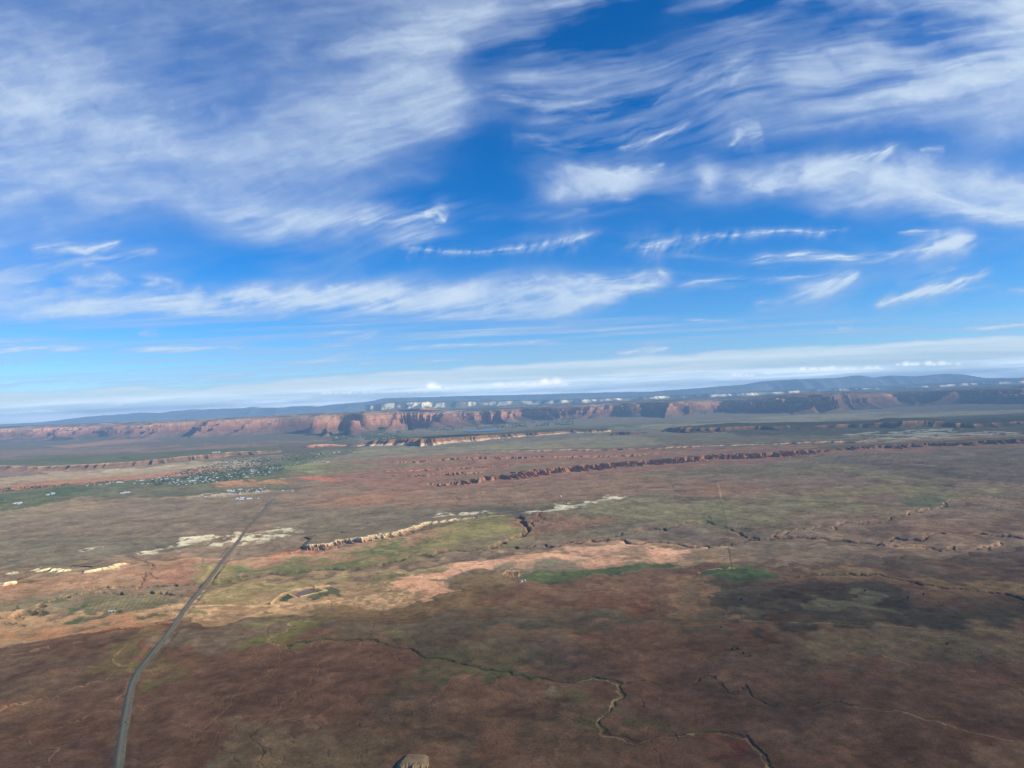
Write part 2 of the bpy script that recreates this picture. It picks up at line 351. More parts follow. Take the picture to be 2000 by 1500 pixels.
    mixin(Nm * sst(.12, .4, nG + nC * .5) * .5, C8(112, 90, 74, K))
    poly([(600, 1182), (760, 1170), (900, 1140), (1000, 1125), (1050, 1150), (1000, 1200), (820, 1204), (600, 1203), (540, 1205)], (112, 92, 66), .8, 10)
    poly([(1020, 1145), (1100, 1135), (1300, 1122), (1350, 1130), (1350, 1200), (1100, 1200)], (112, 84, 68), .7, 12)
    poly([(1080, 1190), (1170, 1170), (1260, 1168), (1280, 1185), (1200, 1200), (1090, 1203)], (104, 68, 57), .75, 9)
    poly([(880, 1170), (1060, 1160), (1060, 1185), (900, 1195)], (106, 74, 62), .7, 12)
    poly([(1330, 1135), (1400, 1135), (1440, 1150), (1446, 1214), (1330, 1214)], (118, 92, 72), .85, 6)
    poly([(1360, 1160), (1400, 1165), (1400, 1195), (1355, 1200)], (92, 82, 68), .6, 8, nz=nH)
    poly([(1440, 1140), (1500, 1122), (1580, 1118), (1640, 1128), (1700, 1118), (1780, 1142), (1850, 1158), (2000, 1178), (2450, 1215), (2450, 1245), (2000, 1230), (1700, 1225), (1447, 1216)], (74, 68, 60), .9, 6)
    poly([(1450, 1140), (1700, 1125), (2050, 1190), (2050, 1226), (1460, 1212)], (66, 60, 54), .5, 10)
    poly([(1560, 1160), (1680, 1152), (1800, 1160), (1830, 1180), (1720, 1192), (1600, 1180)], (98, 94, 78), .8, 10, nz=nC + nD, cut=(-.3, .2))
    poly([(1460, 1195), (1520, 1185), (1560, 1205), (1480, 1212)], (96, 88, 74), .6, 8)
    poly([(1500, 1122), (1640, 1120), (1600, 1148), (1500, 1152)], (76, 62, 58), .6, 10)
    poly([(1560, 1185), (1660, 1190), (1660, 1212), (1580, 1212)], (86, 62, 54), .7, 9)
    poly([(1840, 1155), (1960, 1175), (1990, 1200), (1880, 1195)], (88, 66, 58), .6, 9)
    poly([(1560, 1095), (1680, 1090), (1830, 1125), (2100, 1150), (2100, 1172), (1900, 1155), (1740, 1118), (1600, 1112)], (120, 98, 74), .85, 8)
    poly([(1580, 1075), (1660, 1070), (1720, 1080), (1600, 1088)], (78, 74, 68), .75, 7, nz=nC)
    poly([(1780, 1100), (1900, 1085), (2200, 1075), (2200, 1150), (1960, 1145), (1850, 1128)], (80, 76, 66), .8, 9, nz=nC + nB, cut=(-.5, .1))
    poly([(600, 1207), (1440, 1214), (1430, 1230), (1100, 1235), (700, 1262), (640, 1250), (560, 1225)], (86, 80, 68), .8, 9, nz=nB + nC, cut=(-.6, .1))
    poly([(620, 1230), (860, 1212), (900, 1222), (760, 1250), (640, 1262)], (116, 88, 72), .7, 10, nz=nC)
    poly([(720, 1262), (850, 1258), (1050, 1262), (1180, 1290), (1100, 1330), (960, 1320), (860, 1292), (790, 1275)], (82, 80, 66), .6, 12, nz=nC + nG, cut=(-.7, 0))
    poly([(730, 1250), (830, 1256), (900, 1290), (990, 1330), (930, 1345), (860, 1310), (780, 1275)], (82, 82, 60), .55, 9)
    poly([(850, 1340), (930, 1325), (960, 1345), (890, 1360)], (68, 78, 52), .7, 9)
    poly([(860, 1235), (1080, 1230), (1080, 1250), (880, 1250)], (96, 90, 78), .55, 10, nz=nC)
    poly([(280, 1270), (560, 1262), (700, 1265), (860, 1300), (870, 1340), (700, 1400), (450, 1420), (300, 1400), (260, 1330)], (98, 70, 58), .6, 14, nz=nB + nC, cut=(-.9, -.1))
    poly([(360, 1210), (520, 1205), (560, 1230), (500, 1262), (420, 1265), (350, 1240)], (104, 92, 82), .8, 12)
    poly([(300, 1250), (360, 1235), (360, 1290), (300, 1340), (280, 1330)], (100, 94, 58), .8, 9, nz=nH, cut=(-.5, .1))
    poly([(230, 1262), (300, 1225), (320, 1232), (290, 1290), (240, 1300)], (104, 92, 64), .7, 9)
    poly([(500, 1235), (560, 1205), (600, 1198), (590, 1215), (560, 1250), (570, 1262), (520, 1262)], (98, 96, 58), .9, 7)
    poly([(430, 1190), (600, 1185), (640, 1192), (560, 1208), (420, 1212)], (84, 92, 60), .8, 7, nz=nH + nC, cut=(-.5, .1))
    poly([(-100, 1290), (120, 1255), (270, 1225), (260, 1240), (120, 1275), (-100, 1330)], (96, 76, 66), .7, 9)
    poly([(0, 1300), (200, 1270), (230, 1300), (100, 1350), (0, 1370)], (94, 82, 72), .6, 14, nz=nC)
    poly([(0, 1410), (60, 1380), (220, 1360), (220, 1400), (60, 1450)], (104, 74, 60), .6, 12)
    poly([(-100, 1460), (60, 1440), (220, 1400), (220, 1510), (-100, 1540)], (84, 62, 58), .7, 12)
    poly([(460, 1385), (640, 1395), (820, 1440), (840, 1520), (600, 1530), (400, 1500), (420, 1450)], (102, 88, 70), .7, 18, nz=nC + nB, cut=(-.6, .1))
    poly([(560, 1430), (640, 1412), (680, 1425), (620, 1450)], (122, 98, 76), .7, 9)
    poly([(660, 1380), (710, 1372), (700, 1392), (640, 1402)], (136, 98, 80), .6, 10)
    poly([(400, 1470), (540, 1455), (560, 1500), (460, 1530)], (82, 82, 72), .7, 12)
    poly([(880, 1380), (1000, 1360), (1100, 1380), (1160, 1420), (1100, 1500), (960, 1520), (900, 1460)], (90, 72, 58), .7, 16, nz=nC, cut=(-.6, .1))
    poly([(1010, 1380), (1080, 1375), (1085, 1400), (1020, 1405)], (100, 96, 80), .6, 9)
    poly([(920, 1470), (1000, 1440), (1080, 1460), (1040, 1510), (920, 1520)], (108, 74, 60), .5, 12)
    poly([(1170, 1400), (1290, 1390), (1430, 1410), (1500, 1450), (1620, 1460), (1500, 1480), (1400, 1425), (1270, 1430)], (78, 74, 62), .6, 12, nz=nC, cut=(-.7, 0))
    poly([(1235, 1432), (1300, 1418), (1370, 1415), (1380, 1424), (1300, 1438), (1245, 1442)], (104, 58, 50), .8, 5)
    poly([(1160, 1360), (1208, 1370), (1190, 1400), (1150, 1420), (1080, 1400), (1110, 1375)], (88, 84, 56), .7, 9)
    poly([(1500, 1230), (1700, 1232), (2000, 1240), (2450, 1250), (2450, 1330), (1900, 1310), (1640, 1300), (1560, 1260)], (104, 92, 72), .7, 18, nz=nC + nB, cut=(-.6, .1))
    poly([(1340, 1240), (1560, 1232), (1560, 1290), (1400, 1290)], (98, 78, 68), .6, 14)
    poly([(1550, 1300), (1720, 1290), (1730, 1312), (1580, 1316)], (98, 62, 56), .6, 10)
    poly([(1380, 1300), (1440, 1292), (1430, 1340), (1400, 1342)], (74, 62, 58), .5, 8)
    poly([(1000, 1265), (1180, 1285), (1270, 1320), (1200, 1330), (1050, 1320), (1020, 1290)], (78, 62, 60), .6, 12)
    poly([(1830, 1420), (2060, 1440), (2060, 1510), (1900, 1500)], (92, 58, 50), .5, 18)
    poly([(840, 1310), (870, 1345), (845, 1385), (850, 1420), (885, 1450), (920, 1500), (900, 1510), (850, 1455), (825, 1410), (835, 1370), (825, 1330)], (74, 66, 58), .6, 8)
    poly([(740, 1468), (840, 1466), (860, 1490), (850, 1520), (750, 1520), (735, 1490)], (110, 82, 68), .7, 10)
    # greens
    poly([(1012, 1134), (1045, 1119), (1150, 1112), (1300, 1100), (1330, 1104), (1240, 1116), (1130, 1131), (1050, 1138)], (74, 90, 58), .9, 4, warp=.5)
    poly([(1060, 1126), (1120, 1118), (1160, 1120), (1080, 1136)], (92, 106, 66), .6, 6)
    poly([(1352, 1121), (1400, 1111), (1450, 1108), (1500, 1113), (1508, 1124), (1450, 1135), (1400, 1130)], (58, 78, 54), .9, 4, warp=.5)
    poly([(1360, 1104), (1540, 1098), (1620, 1110), (1500, 1112), (1400, 1108)], (84, 98, 60), .7, 7, nz=nC + nD, cut=(-.5, .1))
    line([(1350, 1123), (1380, 1115), (1430, 1110)], (170, 148, 108), 1.0, .8)
    # ---- drainages, canyons
    dk = (62, 54, 50); sand = (168, 132, 104)
    can = [(740, 1095), (820, 1081), (887, 1074), (950, 1072), (988, 1069), (1055, 1064), (1100, 1065), (1142, 1060), (1195, 1057), (1240, 1064), (1300, 1065), (1352, 1064), (1380, 1069), (1422, 1055), (1468, 1048), (1506, 1043),
           (1580, 1046), (1650, 1051), (1702, 1055), (1744, 1051), (1790, 1055), (1842, 1044), (1912, 1043), (2000, 1046), (2200, 1040)]
    line(can, (66, 60, 52), 2.8, .85, carve=8, wig=7, bank=(10, (140, 104, 88), .7), kv=2.2, brk=(-.95, -.5))
    line([(1506, 1043), (1560, 1035), (1643, 1023), (1713, 1016), (1748, 1008), (1818, 994), (1895, 974), (1960, 968)], (104, 74, 66), 1.8, .7, carve=6, wig=6, bank=(6, (156, 130, 100), .6), kv=2.2, brk=(-.4, 0))
    line([(1468, 1048), (1440, 1044), (1380, 1018), (1300, 1034), (1240, 1040), (1200, 1050), (1130, 1058)], (100, 78, 66), 1.8, .6, carve=6, wig=6, bank=(7, (156, 120, 96), .4), brk=(-.2, .1))
    line([(1700, 1057), (1780, 1066), (1850, 1070), (1960, 1062)], (110, 74, 62), 1.8, .7, wig=6, bank=(9, (176, 136, 104), .8), carve=5, brk=(-.2, .1))
    line([(1590, 1052), (1640, 1060), (1680, 1064)], (150, 124, 92), 2.5, .7, wig=6, brk=(-.1, .1))
    line([(0, 1211), (52, 1211), (70, 1195), (122, 1177), (157, 1167), (227, 1162), (304, 1160), (350, 1160), (385, 1163)], (72, 64, 56), 2.2, .85, carve=8, wig=4, bank=(5, (156, 128, 98), .5), brk=(-.6, -.2))
    poly([(52, 1213), (66, 1200), (85, 1196), (92, 1201), (70, 1208)], (50, 54, 48), .8, 3)
    line([(180, 1153), (273, 1149), (330, 1147), (406, 1139), (455, 1134), (525, 1123), (580, 1116), (630, 1112), (700, 1108), (740, 1095)], (74, 66, 56), 2.6, .8, carve=7, wig=5, brk=(-.4, 0))
    line([(245, 1085), (262, 1090), (300, 1105), (283, 1128), (273, 1149)], (84, 70, 60), 1.5, .6, wig=5, carve=4, brk=(-.3, .1))
    line([(306, 1125), (303, 1132), (310, 1136)], (70, 58, 52), 1.8, .8)
    line([(1010, 1008), (1022, 1016), (1030, 1026), (1026, 1036), (1012, 1046), (985, 1052), (970, 1064), (950, 1070)], (76, 60, 54), 2.8, .85, carve=12, wig=4, bank=(8, (158, 116, 96), .7))
    line([(1026, 1034), (1045, 1022), (1058, 1012), (1066, 1003)], (80, 62, 56), 1.6, .8, carve=8, wig=3, bank=(5, (150, 112, 92), .6))
    poly([(1010, 1008), (1070, 1000), (1130, 1004), (1170, 1012), (1120, 1030), (1040, 1045), (1010, 1040)], (146, 108, 92), .75, 8)
    poly([(1010, 1008), (1070, 1000), (1180, 1004), (1240, 1015), (1160, 1035), (1040, 1045)], (92, 70, 62), .7, 6, nz=nD + nE, cut=(.05, .16))
    line([(1022, 1016), (1016, 1006)], (76, 60, 54), 1.4, .8); line([(1030, 1026), (1048, 1020), (1062, 1004)], (76, 60, 54), 1.4, .8)
    line([(400, 1092), (405, 1100)], (80, 60, 50), 1.2, .6)
    line([(1535, 1120), (1640, 1116), (1720, 1119), (1760, 1130), (1800, 1140), (1880, 1148), (1960, 1160), (2000, 1178), (2100, 1200)], (56, 50, 48), 1.8, .85, carve=5, wig=3, brk=(-.8, -.3))
    line([(1580, 1168), (1625, 1182), (1650, 1196)], (58, 52, 48), 1.2, .6)
    line([(560, 1262), (620, 1253), (690, 1255), (740, 1262), (790, 1273), (830, 1288), (870, 1292), (920, 1310), (1000, 1325), (1060, 1334), (1130, 1338), (1180, 1330)], (56, 52, 44), 2.2, .8, carve=2.2, wig=4, brk=(-.9, -.4), bank=(9, (80, 84, 58), .6))
    wash = [(1130, 1338), (1165, 1331), (1195, 1333), (1217, 1345), (1213, 1367), (1195, 1395), (1163, 1418), (1168, 1438), (1210, 1448), (1290, 1440), (1340, 1425), (1375, 1422), (1425, 1438), (1450, 1470), (1475, 1502), (1490, 1540)]
    line([(p[0] + 5, p[1] - 4) for p in wash], (58, 52, 42), 2.3, .75, carve=1.6, wig=3, bank=(7, (80, 82, 58), .5))
    line(wash, (138, 118, 92), 1.5, .85, wig=2)
    line([(1160, 1422), (1130, 1430), (1110, 1440), (1095, 1470), (1085, 1500)], (128, 102, 82), 1.2, .5, wig=3)
    line([(1215, 1343), (1300, 1334), (1385, 1325), (1412, 1330), (1424, 1347), (1442, 1345), (1470, 1343), (1478, 1356), (1500, 1366), (1560, 1370), (1600, 1366), (1660, 1368), (1680, 1378)], (56, 48, 46), 1.3, .75, wig=2, carve=1.6, brk=(-.8, -.3))
    line([(1405, 1328), (1424, 1348), (1442, 1349)], (66, 56, 50), 2.4, .5)
    line([(1680, 1378), (1760, 1390), (1800, 1402), (1860, 1422), (1910, 1440), (1990, 1465)], (146, 124, 98), 1.3, .6, wig=3, brk=(-.5, 0))
    line([(1700, 1280), (1745, 1294), (1775, 1304)], (140, 122, 98), 1.1, .6, wig=2)
    line([(1335, 1418), (1345, 1422), (1385, 1424)], (44, 26, 26), 1.6, .8, brk=(-.2, .1))
    line([(235, 1366), (215, 1385), (180, 1396), (130, 1408), (70, 1428), (36, 1440), (55, 1448), (95, 1457), (118, 1463), (110, 1478), (75, 1503)], (132, 102, 84), 1.4, .6, wig=3, bank=(5, (64, 52, 48), .5))
    line([(262, 1378), (285, 1384), (300, 1398), (340, 1408), (358, 1422), (400, 1426), (480, 1436), (530, 1450), (560, 1500)], (130, 98, 82), 1.1, .45, wig=4, brk=(-.3, .2))
    line([(385, 1425), (370, 1450), (355, 1480)], (128, 98, 82), 1.0, .4, wig=3)
    line([(1170, 1130), (1185, 1140), (1220, 1160), (1225, 1172), (1260, 1185), (1310, 1200), (1350, 1215)], (134, 106, 84), .9, .5, wig=4, brk=(-.3, .2))
    line([(560, 1262), (556, 1270), (565, 1275), (555, 1295)], (56, 48, 44), 1.6, .7, wig=2)
    for p in ([(918, 955), (914, 968), (926, 978)], [(1000, 968), (1010, 978), (1018, 988)], [(860, 965), (880, 975), (900, 978)], [(960, 972), (975, 982)], [(1300, 950), (1330, 955), (1358, 962), (1300, 972)], [(1390, 915), (1410, 922), (1425, 935)],
              [(1345, 930), (1330, 940), (1310, 948)], [(1422, 955), (1430, 970), (1460, 976)], [(1160, 925), (1185, 932), (1200, 945)], [(1240, 955), (1275, 965)], [(175, 1008), (200, 1018), (202, 1028)], [(145, 1040), (162, 1044)], [(1800, 985), (1795, 978), (1830, 970)],
              [(880, 1190), (900, 1185), (960, 1192)], [(640, 1175), (700, 1172)], [(50, 1262), (62, 1258), (70, 1252)], [(180, 1232), (240, 1222), (275, 1222), (272, 1228)]):
        line(p, (88, 72, 64), 1.1, .65, wig=5, carve=2, taper=True, warp=.8)
    # many small washes: thin crooked lines where two warped fields cross zero, broken up by a mask
    for L_, sd_, al_, wd in ((900, 401, .5, .5), (420, 405, .38, .42), (1700, 409, .5, .6)):
        fx_ = fbm((X + 40 * nD) / L_, (Y + .35 * X) / (L_ * 1.6), 5, sd_, .55)
        gx_ = np.abs(np.gradient(fx_, axis=1)) / np.gradient(us)[None, :] * 1.0 + 1e-5; gy_ = np.abs(np.gradient(fx_, axis=0)) + 1e-5
        dist_ = np.abs(fx_) / np.hypot(gx_, gy_ * .9)
        msk = sst(0, .3, nB + .5 * noise(X / 2500, Y / 2500, sd_ + 3)) * np.clip(L_ / cell * .06, 0, 1) * (yy < 9000)
        mixin(sst(wd * 3.2, wd, dist_) * msk * al_ * .55, C8(146, 118, 94, K)); mixin(sst(wd * 1.3, wd * .4, dist_) * msk * al_, C8(66, 56, 50, K)); dep -= 1.6 * sst(wd * 2, wd * .5, dist_) * msk
    # tracks, fences, field edges
    tr = (150, 112, 86)
    line([(0, 1288), (60, 1275), (120, 1265), (200, 1243), (260, 1229), (350, 1215)], tr, 1.0, .8, wig=2)
    line([(-60, 1420), (0, 1393), (90, 1360), (150, 1341), (190, 1325), (230, 1308), (285, 1297)], tr, 1.0, .65, wig=2)
    line([(280, 1298), (250, 1297), (232, 1288), (250, 1275), (262, 1258)], (146, 118, 86), 1.0, .8)
    line([(262, 1322), (245, 1345), (235, 1366)], (150, 100, 82), 1.3, .8)
    line([(590, 1197), (570, 1210), (556, 1225), (545, 1240), (529, 1250), (528, 1257), (545, 1262)], (140, 120, 84), 1.2, .8)
    line([(380, 1195), (470, 1187), (540, 1180)], (170, 126, 92), 1.2, .7); line([(392, 1178), (420, 1165), (450, 1156)], (176, 138, 102), 1.3, .8); line([(380, 1195), (395, 1172), (410, 1150)], (176, 138, 102), 1.3, .8)
    line([(-20, 1213), (60, 1207), (350, 1197)], (160, 128, 96), 1.0, .4); line([(180, 1152), (240, 1150), (300, 1147)], (170, 138, 102), .9, .6); line([(440, 1092), (340, 1094), (280, 1100)], (160, 124, 98), 1.0, .6)
    line([(300, 1215), (345, 1205), (250, 1200)], (166, 132, 98), 1.0, .7)
    line([(1403, 945), (1410, 980)], (172, 146, 112), .9, .8, warp=0); line([(1408, 975), (1418, 1020), (1424, 1060)], (92, 92, 62), 1.0, .8, warp=0)
    line([(1423, 1068), (1430, 1110), (1438, 1150), (1449, 1215)], (64, 72, 48), 1.3, .85, warp=0)
    line([(1449, 1217), (1560, 1221), (1680, 1226), (2000, 1238), (2200, 1244)], (124, 112, 86), .8, .7, warp=.1)
    line([(600, 1206), (850, 1208), (1100, 1211), (1449, 1217)], (70, 64, 58), 1.0, .6, warp=.1)
    line([(1240, 970), (1400, 972), (1560, 978), (1760, 987)], (84, 92, 62), 1.3, .7, warp=.1)
    line([(740, 953), (900, 960), (1180, 968)], (88, 80, 70), .6, .6, warp=.1)
    line([(540, 940), (620, 930), (700, 906)], (140, 124, 100), .6, .4, warp=.1)
    # pond berms
    berm = (186, 158, 118)
    poly([(536, 1178), (545, 1168), (563, 1160), (572, 1164), (556, 1176), (545, 1180)], (56, 76, 54), .95, 2, warp=.1)
    poly([(615, 1150), (640, 1143), (665, 1150), (660, 1160), (640, 1160), (600, 1172), (590, 1170)], (62, 78, 56), .85, 4, warp=.3)
    poly([(565, 1160), (612, 1147), (625, 1155), (588, 1165), (575, 1166)], (96, 78, 60), .9, 2, warp=.1)
    for p in ([(528, 1180), (538, 1170), (550, 1162), (563, 1157), (600, 1148), (615, 1146)], [(615, 1146), (638, 1153), (620, 1158), (587, 1166)], [(615, 1147), (642, 1142)], [(564, 1161), (578, 1167)], [(528, 1180), (545, 1183), (380, 1188)]):
        line(p, berm, 1.3, .95, warp=0, kv=1.3, carve=-2.5)
    # corral / stock tank earthworks by the green strip
    for p in ([(982, 1122), (988, 1114), (996, 1114)], [(997, 1126), (998, 1115)], [(1003, 1127), (1001, 1114), (1014, 1113), (1012, 1127)]):
        line(p, (176, 140, 110), 1.0, .9, warp=0, kv=1.3, carve=-2)
    poly([(1002, 1116), (1010, 1116), (1010, 1124), (1003, 1124)], (76, 92, 60), .8, 2, warp=0)
    poly([(983, 1123), (988, 1116), (994, 1116), (994, 1124)], (150, 108, 88), .8, 2, warp=0)
    # road verge
    road = ROAD
    idx = sub(U, V, road, 20); d, t, s = seg_dist(U[idx], V[idx], road, 1.0); vw = np.interp(V[idx], [975, 1100, 1300, 1500], [1.2, 3.2, 8, 17])
    mixin(sst(vw, vw * .55, d) * (.75 + .5 * nE[idx]), C8(84, 84, 70, K) if True else 0, idx)
    nearm = sst(2900, 1800, yy)[..., None]; Cc[...] *= 1 - nearm * np.array([.06, .11, .22], np.float32)  # tone gets darker and less blue towards the camera
    # grain
    g = 1 + .26 * nD + .34 * nE + .11 * nH + .04 * nG
    # streaks along the wind / slope
    st = fbm((X + 0.25 * Y) / 900, (Y - .25 * X) / 140, 4, 91) * np.clip(140 / cell * .5, 0, 1)
    Cc[...] *= np.clip(g + .15 * st, .4, 1.7)[..., None]
    # relief
    Z = nB * 12 + nC * 8 + nH * 4 + nD * 3.2 + nE * 1.2
    Z = Z * sst(200, 3000, yy + 800) * np.clip(1 - (yy - 20000) / 20000, 0, 1)
    idx = sub(U, V, road, 40); d, t, s = seg_dist(U[idx], V[idx], road, 1.0)
    vw = np.interp(V[idx], [975, 1100, 1300, 1500], [3, 6, 10, 20])
    Zs = nB * 12
    Z[idx] = Z[idx] + (Zs[idx] * np.clip(1 - (yy[idx] - 20000) / 20000, 0, 1) - Z[idx]) * sst(vw * 2, vw, d)
    dd, _, _ = seg_dist(U[idx], V[idx], road, 1.0)
    dep[idx] = dep[idx] * sst(vw * .4, vw * 1.0, dd)
    Z = Z + dep
    tm = terrain_mat('desert_soil', (4.5, 22, 120), (0.30, 0.24, 0.16), speck=(2.6, .60, .74, (.05, .05, .03)), bump=None)
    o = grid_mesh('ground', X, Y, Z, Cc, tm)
    struct(o)
    return us, ys, a, Z
ROAD = [(228, 1540), (233, 1490), (238, 1450), (246, 1400), (252, 1368), (258, 1338), (270, 1313), (285, 1296), (330, 1240), (362, 1190), (402, 1138), (440, 1086), (482, 1033), (510, 1002), (533, 974)]
G_us, G_ys, G_a, G_Z = build_ground()
G_yr = G_ys[::-1]; G_Zr = G_Z[::-1]
def gz(x, y):
    """height of the ground sheet"""
    x = np.asarray(x, float); y = np.asarray(y, float)
    j = np.clip(np.searchsorted(G_yr, y) - 1, 0, len(G_yr) - 2)
    fy = (y - G_yr[j]) / (G_yr[j + 1] - G_yr[j])
    a = x / np.maximum(y, 1400)
    i = np.clip(np.searchsorted(G_a, a) - 1, 0, len(G_a) - 2); fx = np.clip((a - G_a[i]) / (G_a[i + 1] - G_a[i]), 0, 1)
    return (G_Zr[j, i] * (1 - fx) + G_Zr[j, i + 1] * fx) * (1 - fy) + (G_Zr[j + 1, i] * (1 - fx) + G_Zr[j + 1, i + 1] * fx) * fy

# ------------------------------------------------------------------ escarpments: real relief along a foot line
def smooth1(a, k):
    if k < 1: return a
    p = np.pad(a, (k, k), mode='edge'); w = np.hanning(2 * k + 3)[1:-1]; w /= w.sum()
    return np.convolve(p, w, 'valid')
def escarp(name, line, prof, width, colf, ds, s_face, n_face, back, n_back=30, depth=None, seed=0, amp=(0, 1), spur=(0, 1), spur2=(0, 1), base=0.0, dip=0.0,
           ends=0.0, mat=None, warp=0.0, hvar=0.0, stag=None, lead=0.35, nrm=None, hmul=1.0):
    """line: (u, v_foot, v_crest) in photo pixels. prof: (d/width, z/H) pairs."""
    L = np.array(line, float)
    if depth is None:
        fx, fy = on_ground(L[:, 0], L[:, 1], base)
        dr = ray(L[:, 0], L[:, 2]); D = fy + width * 0.8
        ztop = CAM_H + dr[:, 2] / dr[:, 1] * D
    else:
        Dp = np.array(depth, float) * np.ones(len(L))
        fx, fy, _ = at_depth(L[:, 0], L[:, 1], Dp); _, _, ztop = at_depth(L[:, 0], L[:, 2], Dp)
    seg = np.hypot(np.diff(fx), np.diff(fy)); cum = np.concatenate([[0], np.cumsum(seg)])
    nt = int(cum[-1] / ds) + 2; t = np.linspace(0, cum[-1], nt)
    k = int(max(1, seg.mean() * 0.3 / ds))
    px = smooth1(np.interp(t, cum, fx), k); py = smooth1(np.interp(t, cum, fy), k); H = smooth1(np.interp(t, cum, ztop), k) - base
    H = np.maximum(H, 1) * hmul
    kk = int(max(2, 0.15 * nt)); tx = np.gradient(smooth1(px, kk)); ty = np.gradient(smooth1(py, kk)); q = np.hypot(tx, ty) + 1e-9
    nx, ny = -ty / q, tx / q
    if nrm is not None: nx[:] = nrm[0]; ny[:] = nrm[1]
    s = np.concatenate([np.linspace(-s_face * lead, s_face, n_face), s_face + np.geomspace(s_face / n_face * 1.5, back, n_back)])
    S, T = np.meshgrid(s, t)
    off = amp[0] * fbm(T / amp[1], T * 0 + 3.3, 3, seed + 1, .55)
    d = S - off[:, :]
    w1 = warp * noise(T / spur[1] * .6, S / spur[1], seed + 2) * spur[1]
    r1 = np.abs(noise((T + w1) / spur[1], S / spur[1] * 0.25, seed + 3)) * 2
    r2 = np.abs(noise((T + w1) / spur2[1], S / spur2[1] * 0.2, seed + 4)) * 2
    r3 = np.abs(noise((T + w1) / spur2[1] * 2.3, S / spur2[1] * 0.5, seed + 5))
    fade = np.clip(1.25 - d / width * .55, 0.15, 1)
    de = d + (spur[0] * (.5 - r1) + spur2[0] * (.5 - r2) + spur2[0] * .4 * (.5 - r3)) * fade
    if ends:
        e = np.minimum(T, cum[-1] - T) / ends; de = de - width * 1.4 * (1 - np.clip(e, 0, 1)) ** 2
    P = np.array(prof, float)
    hp = np.interp(de / width, P[:, 0], P[:, 1])
    hv = 1 + hvar * fbm(T / (amp[1] * .6 + 1), T * 0 + 9.1, 4, seed + 8)
    Z = H[:, None] * hv * hp
    rough = H[:, None] * .03 * fbm((px[:, None] + nx[:, None] * S) / (width * .3), (py[:, None] + ny[:, None] * S) / (width * .3), 4, seed + 7)
    Z = Z + rough * sst(0, .15, hp)
    if dip: Z = Z - np.maximum(de - width, 0) * dip
    Z = base + np.where(de < 0, -6 + np.maximum(de, -60) * .2, Z - 3 * (1 - sst(0, .05, hp)))
    X = px[:, None] + nx[:, None] * S; Y = py[:, None] + ny[:, None] * S
    if depth is None and base == 0:
        g = gz(X, Y); Z = Z + g * (1 if dip else 0)
        Z[:, -1] -= 25
    gx = np.gradient(Z, axis=0) / ds; gy = np.gradient(Z, axis=1) / np.gradient(S, axis=1)
    slope = np.hypot(gx, gy)
    hn = (Z - base) / H[:, None]
    col = colf(hn, slope, T, S, X, Y, H[:, None], de / width)
    o = grid_mesh(name, X, Y, Z, col, mat)
    return struct(o)

def lay(hn, stops):
    st = np.array([a for a, _ in stops]); cs = np.array([C8(*c, K) for _, c in stops])
    return np.stack([np.interp(hn, st, cs[:, k]) for k in range(3)], -1)
def mixc(a, c, m): return a * (1 - m[..., None]) + C8(*c, K) * m[..., None]

MROCK = terrain_mat('cliff_rock', (60, 300), (.18, .15), speck=(16, .56, .64, (.045, .055, .035)))
MBAD = terrain_mat('badland_clay', (9, 60), (.2, .15))
MFAR = terrain_mat('distant_slopes', (500, 2500), (.3, .25))

def col_red(hn, sl, T, S, X, Y, H, dd):
    j = .05 * fbm(T / 900, S / 300, 4, 301) + .02 * noise(T / 120, S / 60, 302)
    c = lay(hn + j, [(0, (104, 80, 66)), (.25, (120, 82, 66)), (.45, (136, 84, 66)), (.5, (156, 100, 76)), (.62, (140, 84, 64)), (.7, (166, 112, 84)), (.82, (142, 86, 66)), (.9, (178, 136, 108)), (.97, (150, 112, 88)), (1.1, (120, 98, 78))])
    band = noise(hn * 26 + j * 8, T / 4000, 303); c = c * (1 + .3 * band)[..., None] * (1 + .35 * fbm(T / 240, S / 90, 4, 311))[..., None]
    veg = sst(.55, .2, sl) * sst(-.25, .15, fbm(X / 420, Y / 420, 4, 304) + .35)
    talus = sst(.6, .1, hn) * .75 * sst(-.1, .25, fbm(T / 300, S / 300, 4, 307))
    c = mixc(c, (76, 74, 60), np.clip(veg, 0, 1) * .85); c = mixc(c, (96, 78, 68), talus); c = c * .85 + .15 * c.mean(-1, keepdims=True)
    pt = sst(.05, .3, fbm(X / 900, Y / 500, 4, 305)) * sst(.4, .1, sl) * (dd > .9)
    c = mixc(c, (176, 122, 96), pt * .7); c = mixc(c, (212, 184, 150), pt * .8 * sst(.1, .3, fbm(X / 400, Y / 300, 3, 306)))
    # far eastern part: cloud shade mixed into the slope colour as purple-brown
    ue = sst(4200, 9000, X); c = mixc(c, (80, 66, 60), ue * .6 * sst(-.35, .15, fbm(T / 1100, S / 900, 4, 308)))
    return c
RC = [(-500, 888, 858), (-250, 876, 848), (0, 863, 837), (60, 864, 838), (200, 858, 832), (300, 853, 826), (350, 857, 822), (420, 852, 820), (500, 847, 817), (600, 845, 812), (700, 849, 809), (800, 842, 806), (900, 834, 804), (1000, 826, 801), (1100, 822, 795),
      (1200, 816, 791), (1300, 816, 786), (1400, 808, 784), (1500, 808, 780), (1600, 806, 772), (1700, 800, 766), (1800, 794, 765), (1900, 790, 762), (2000, 788, 760), (2150, 780, 752), (2500, 764, 738)]
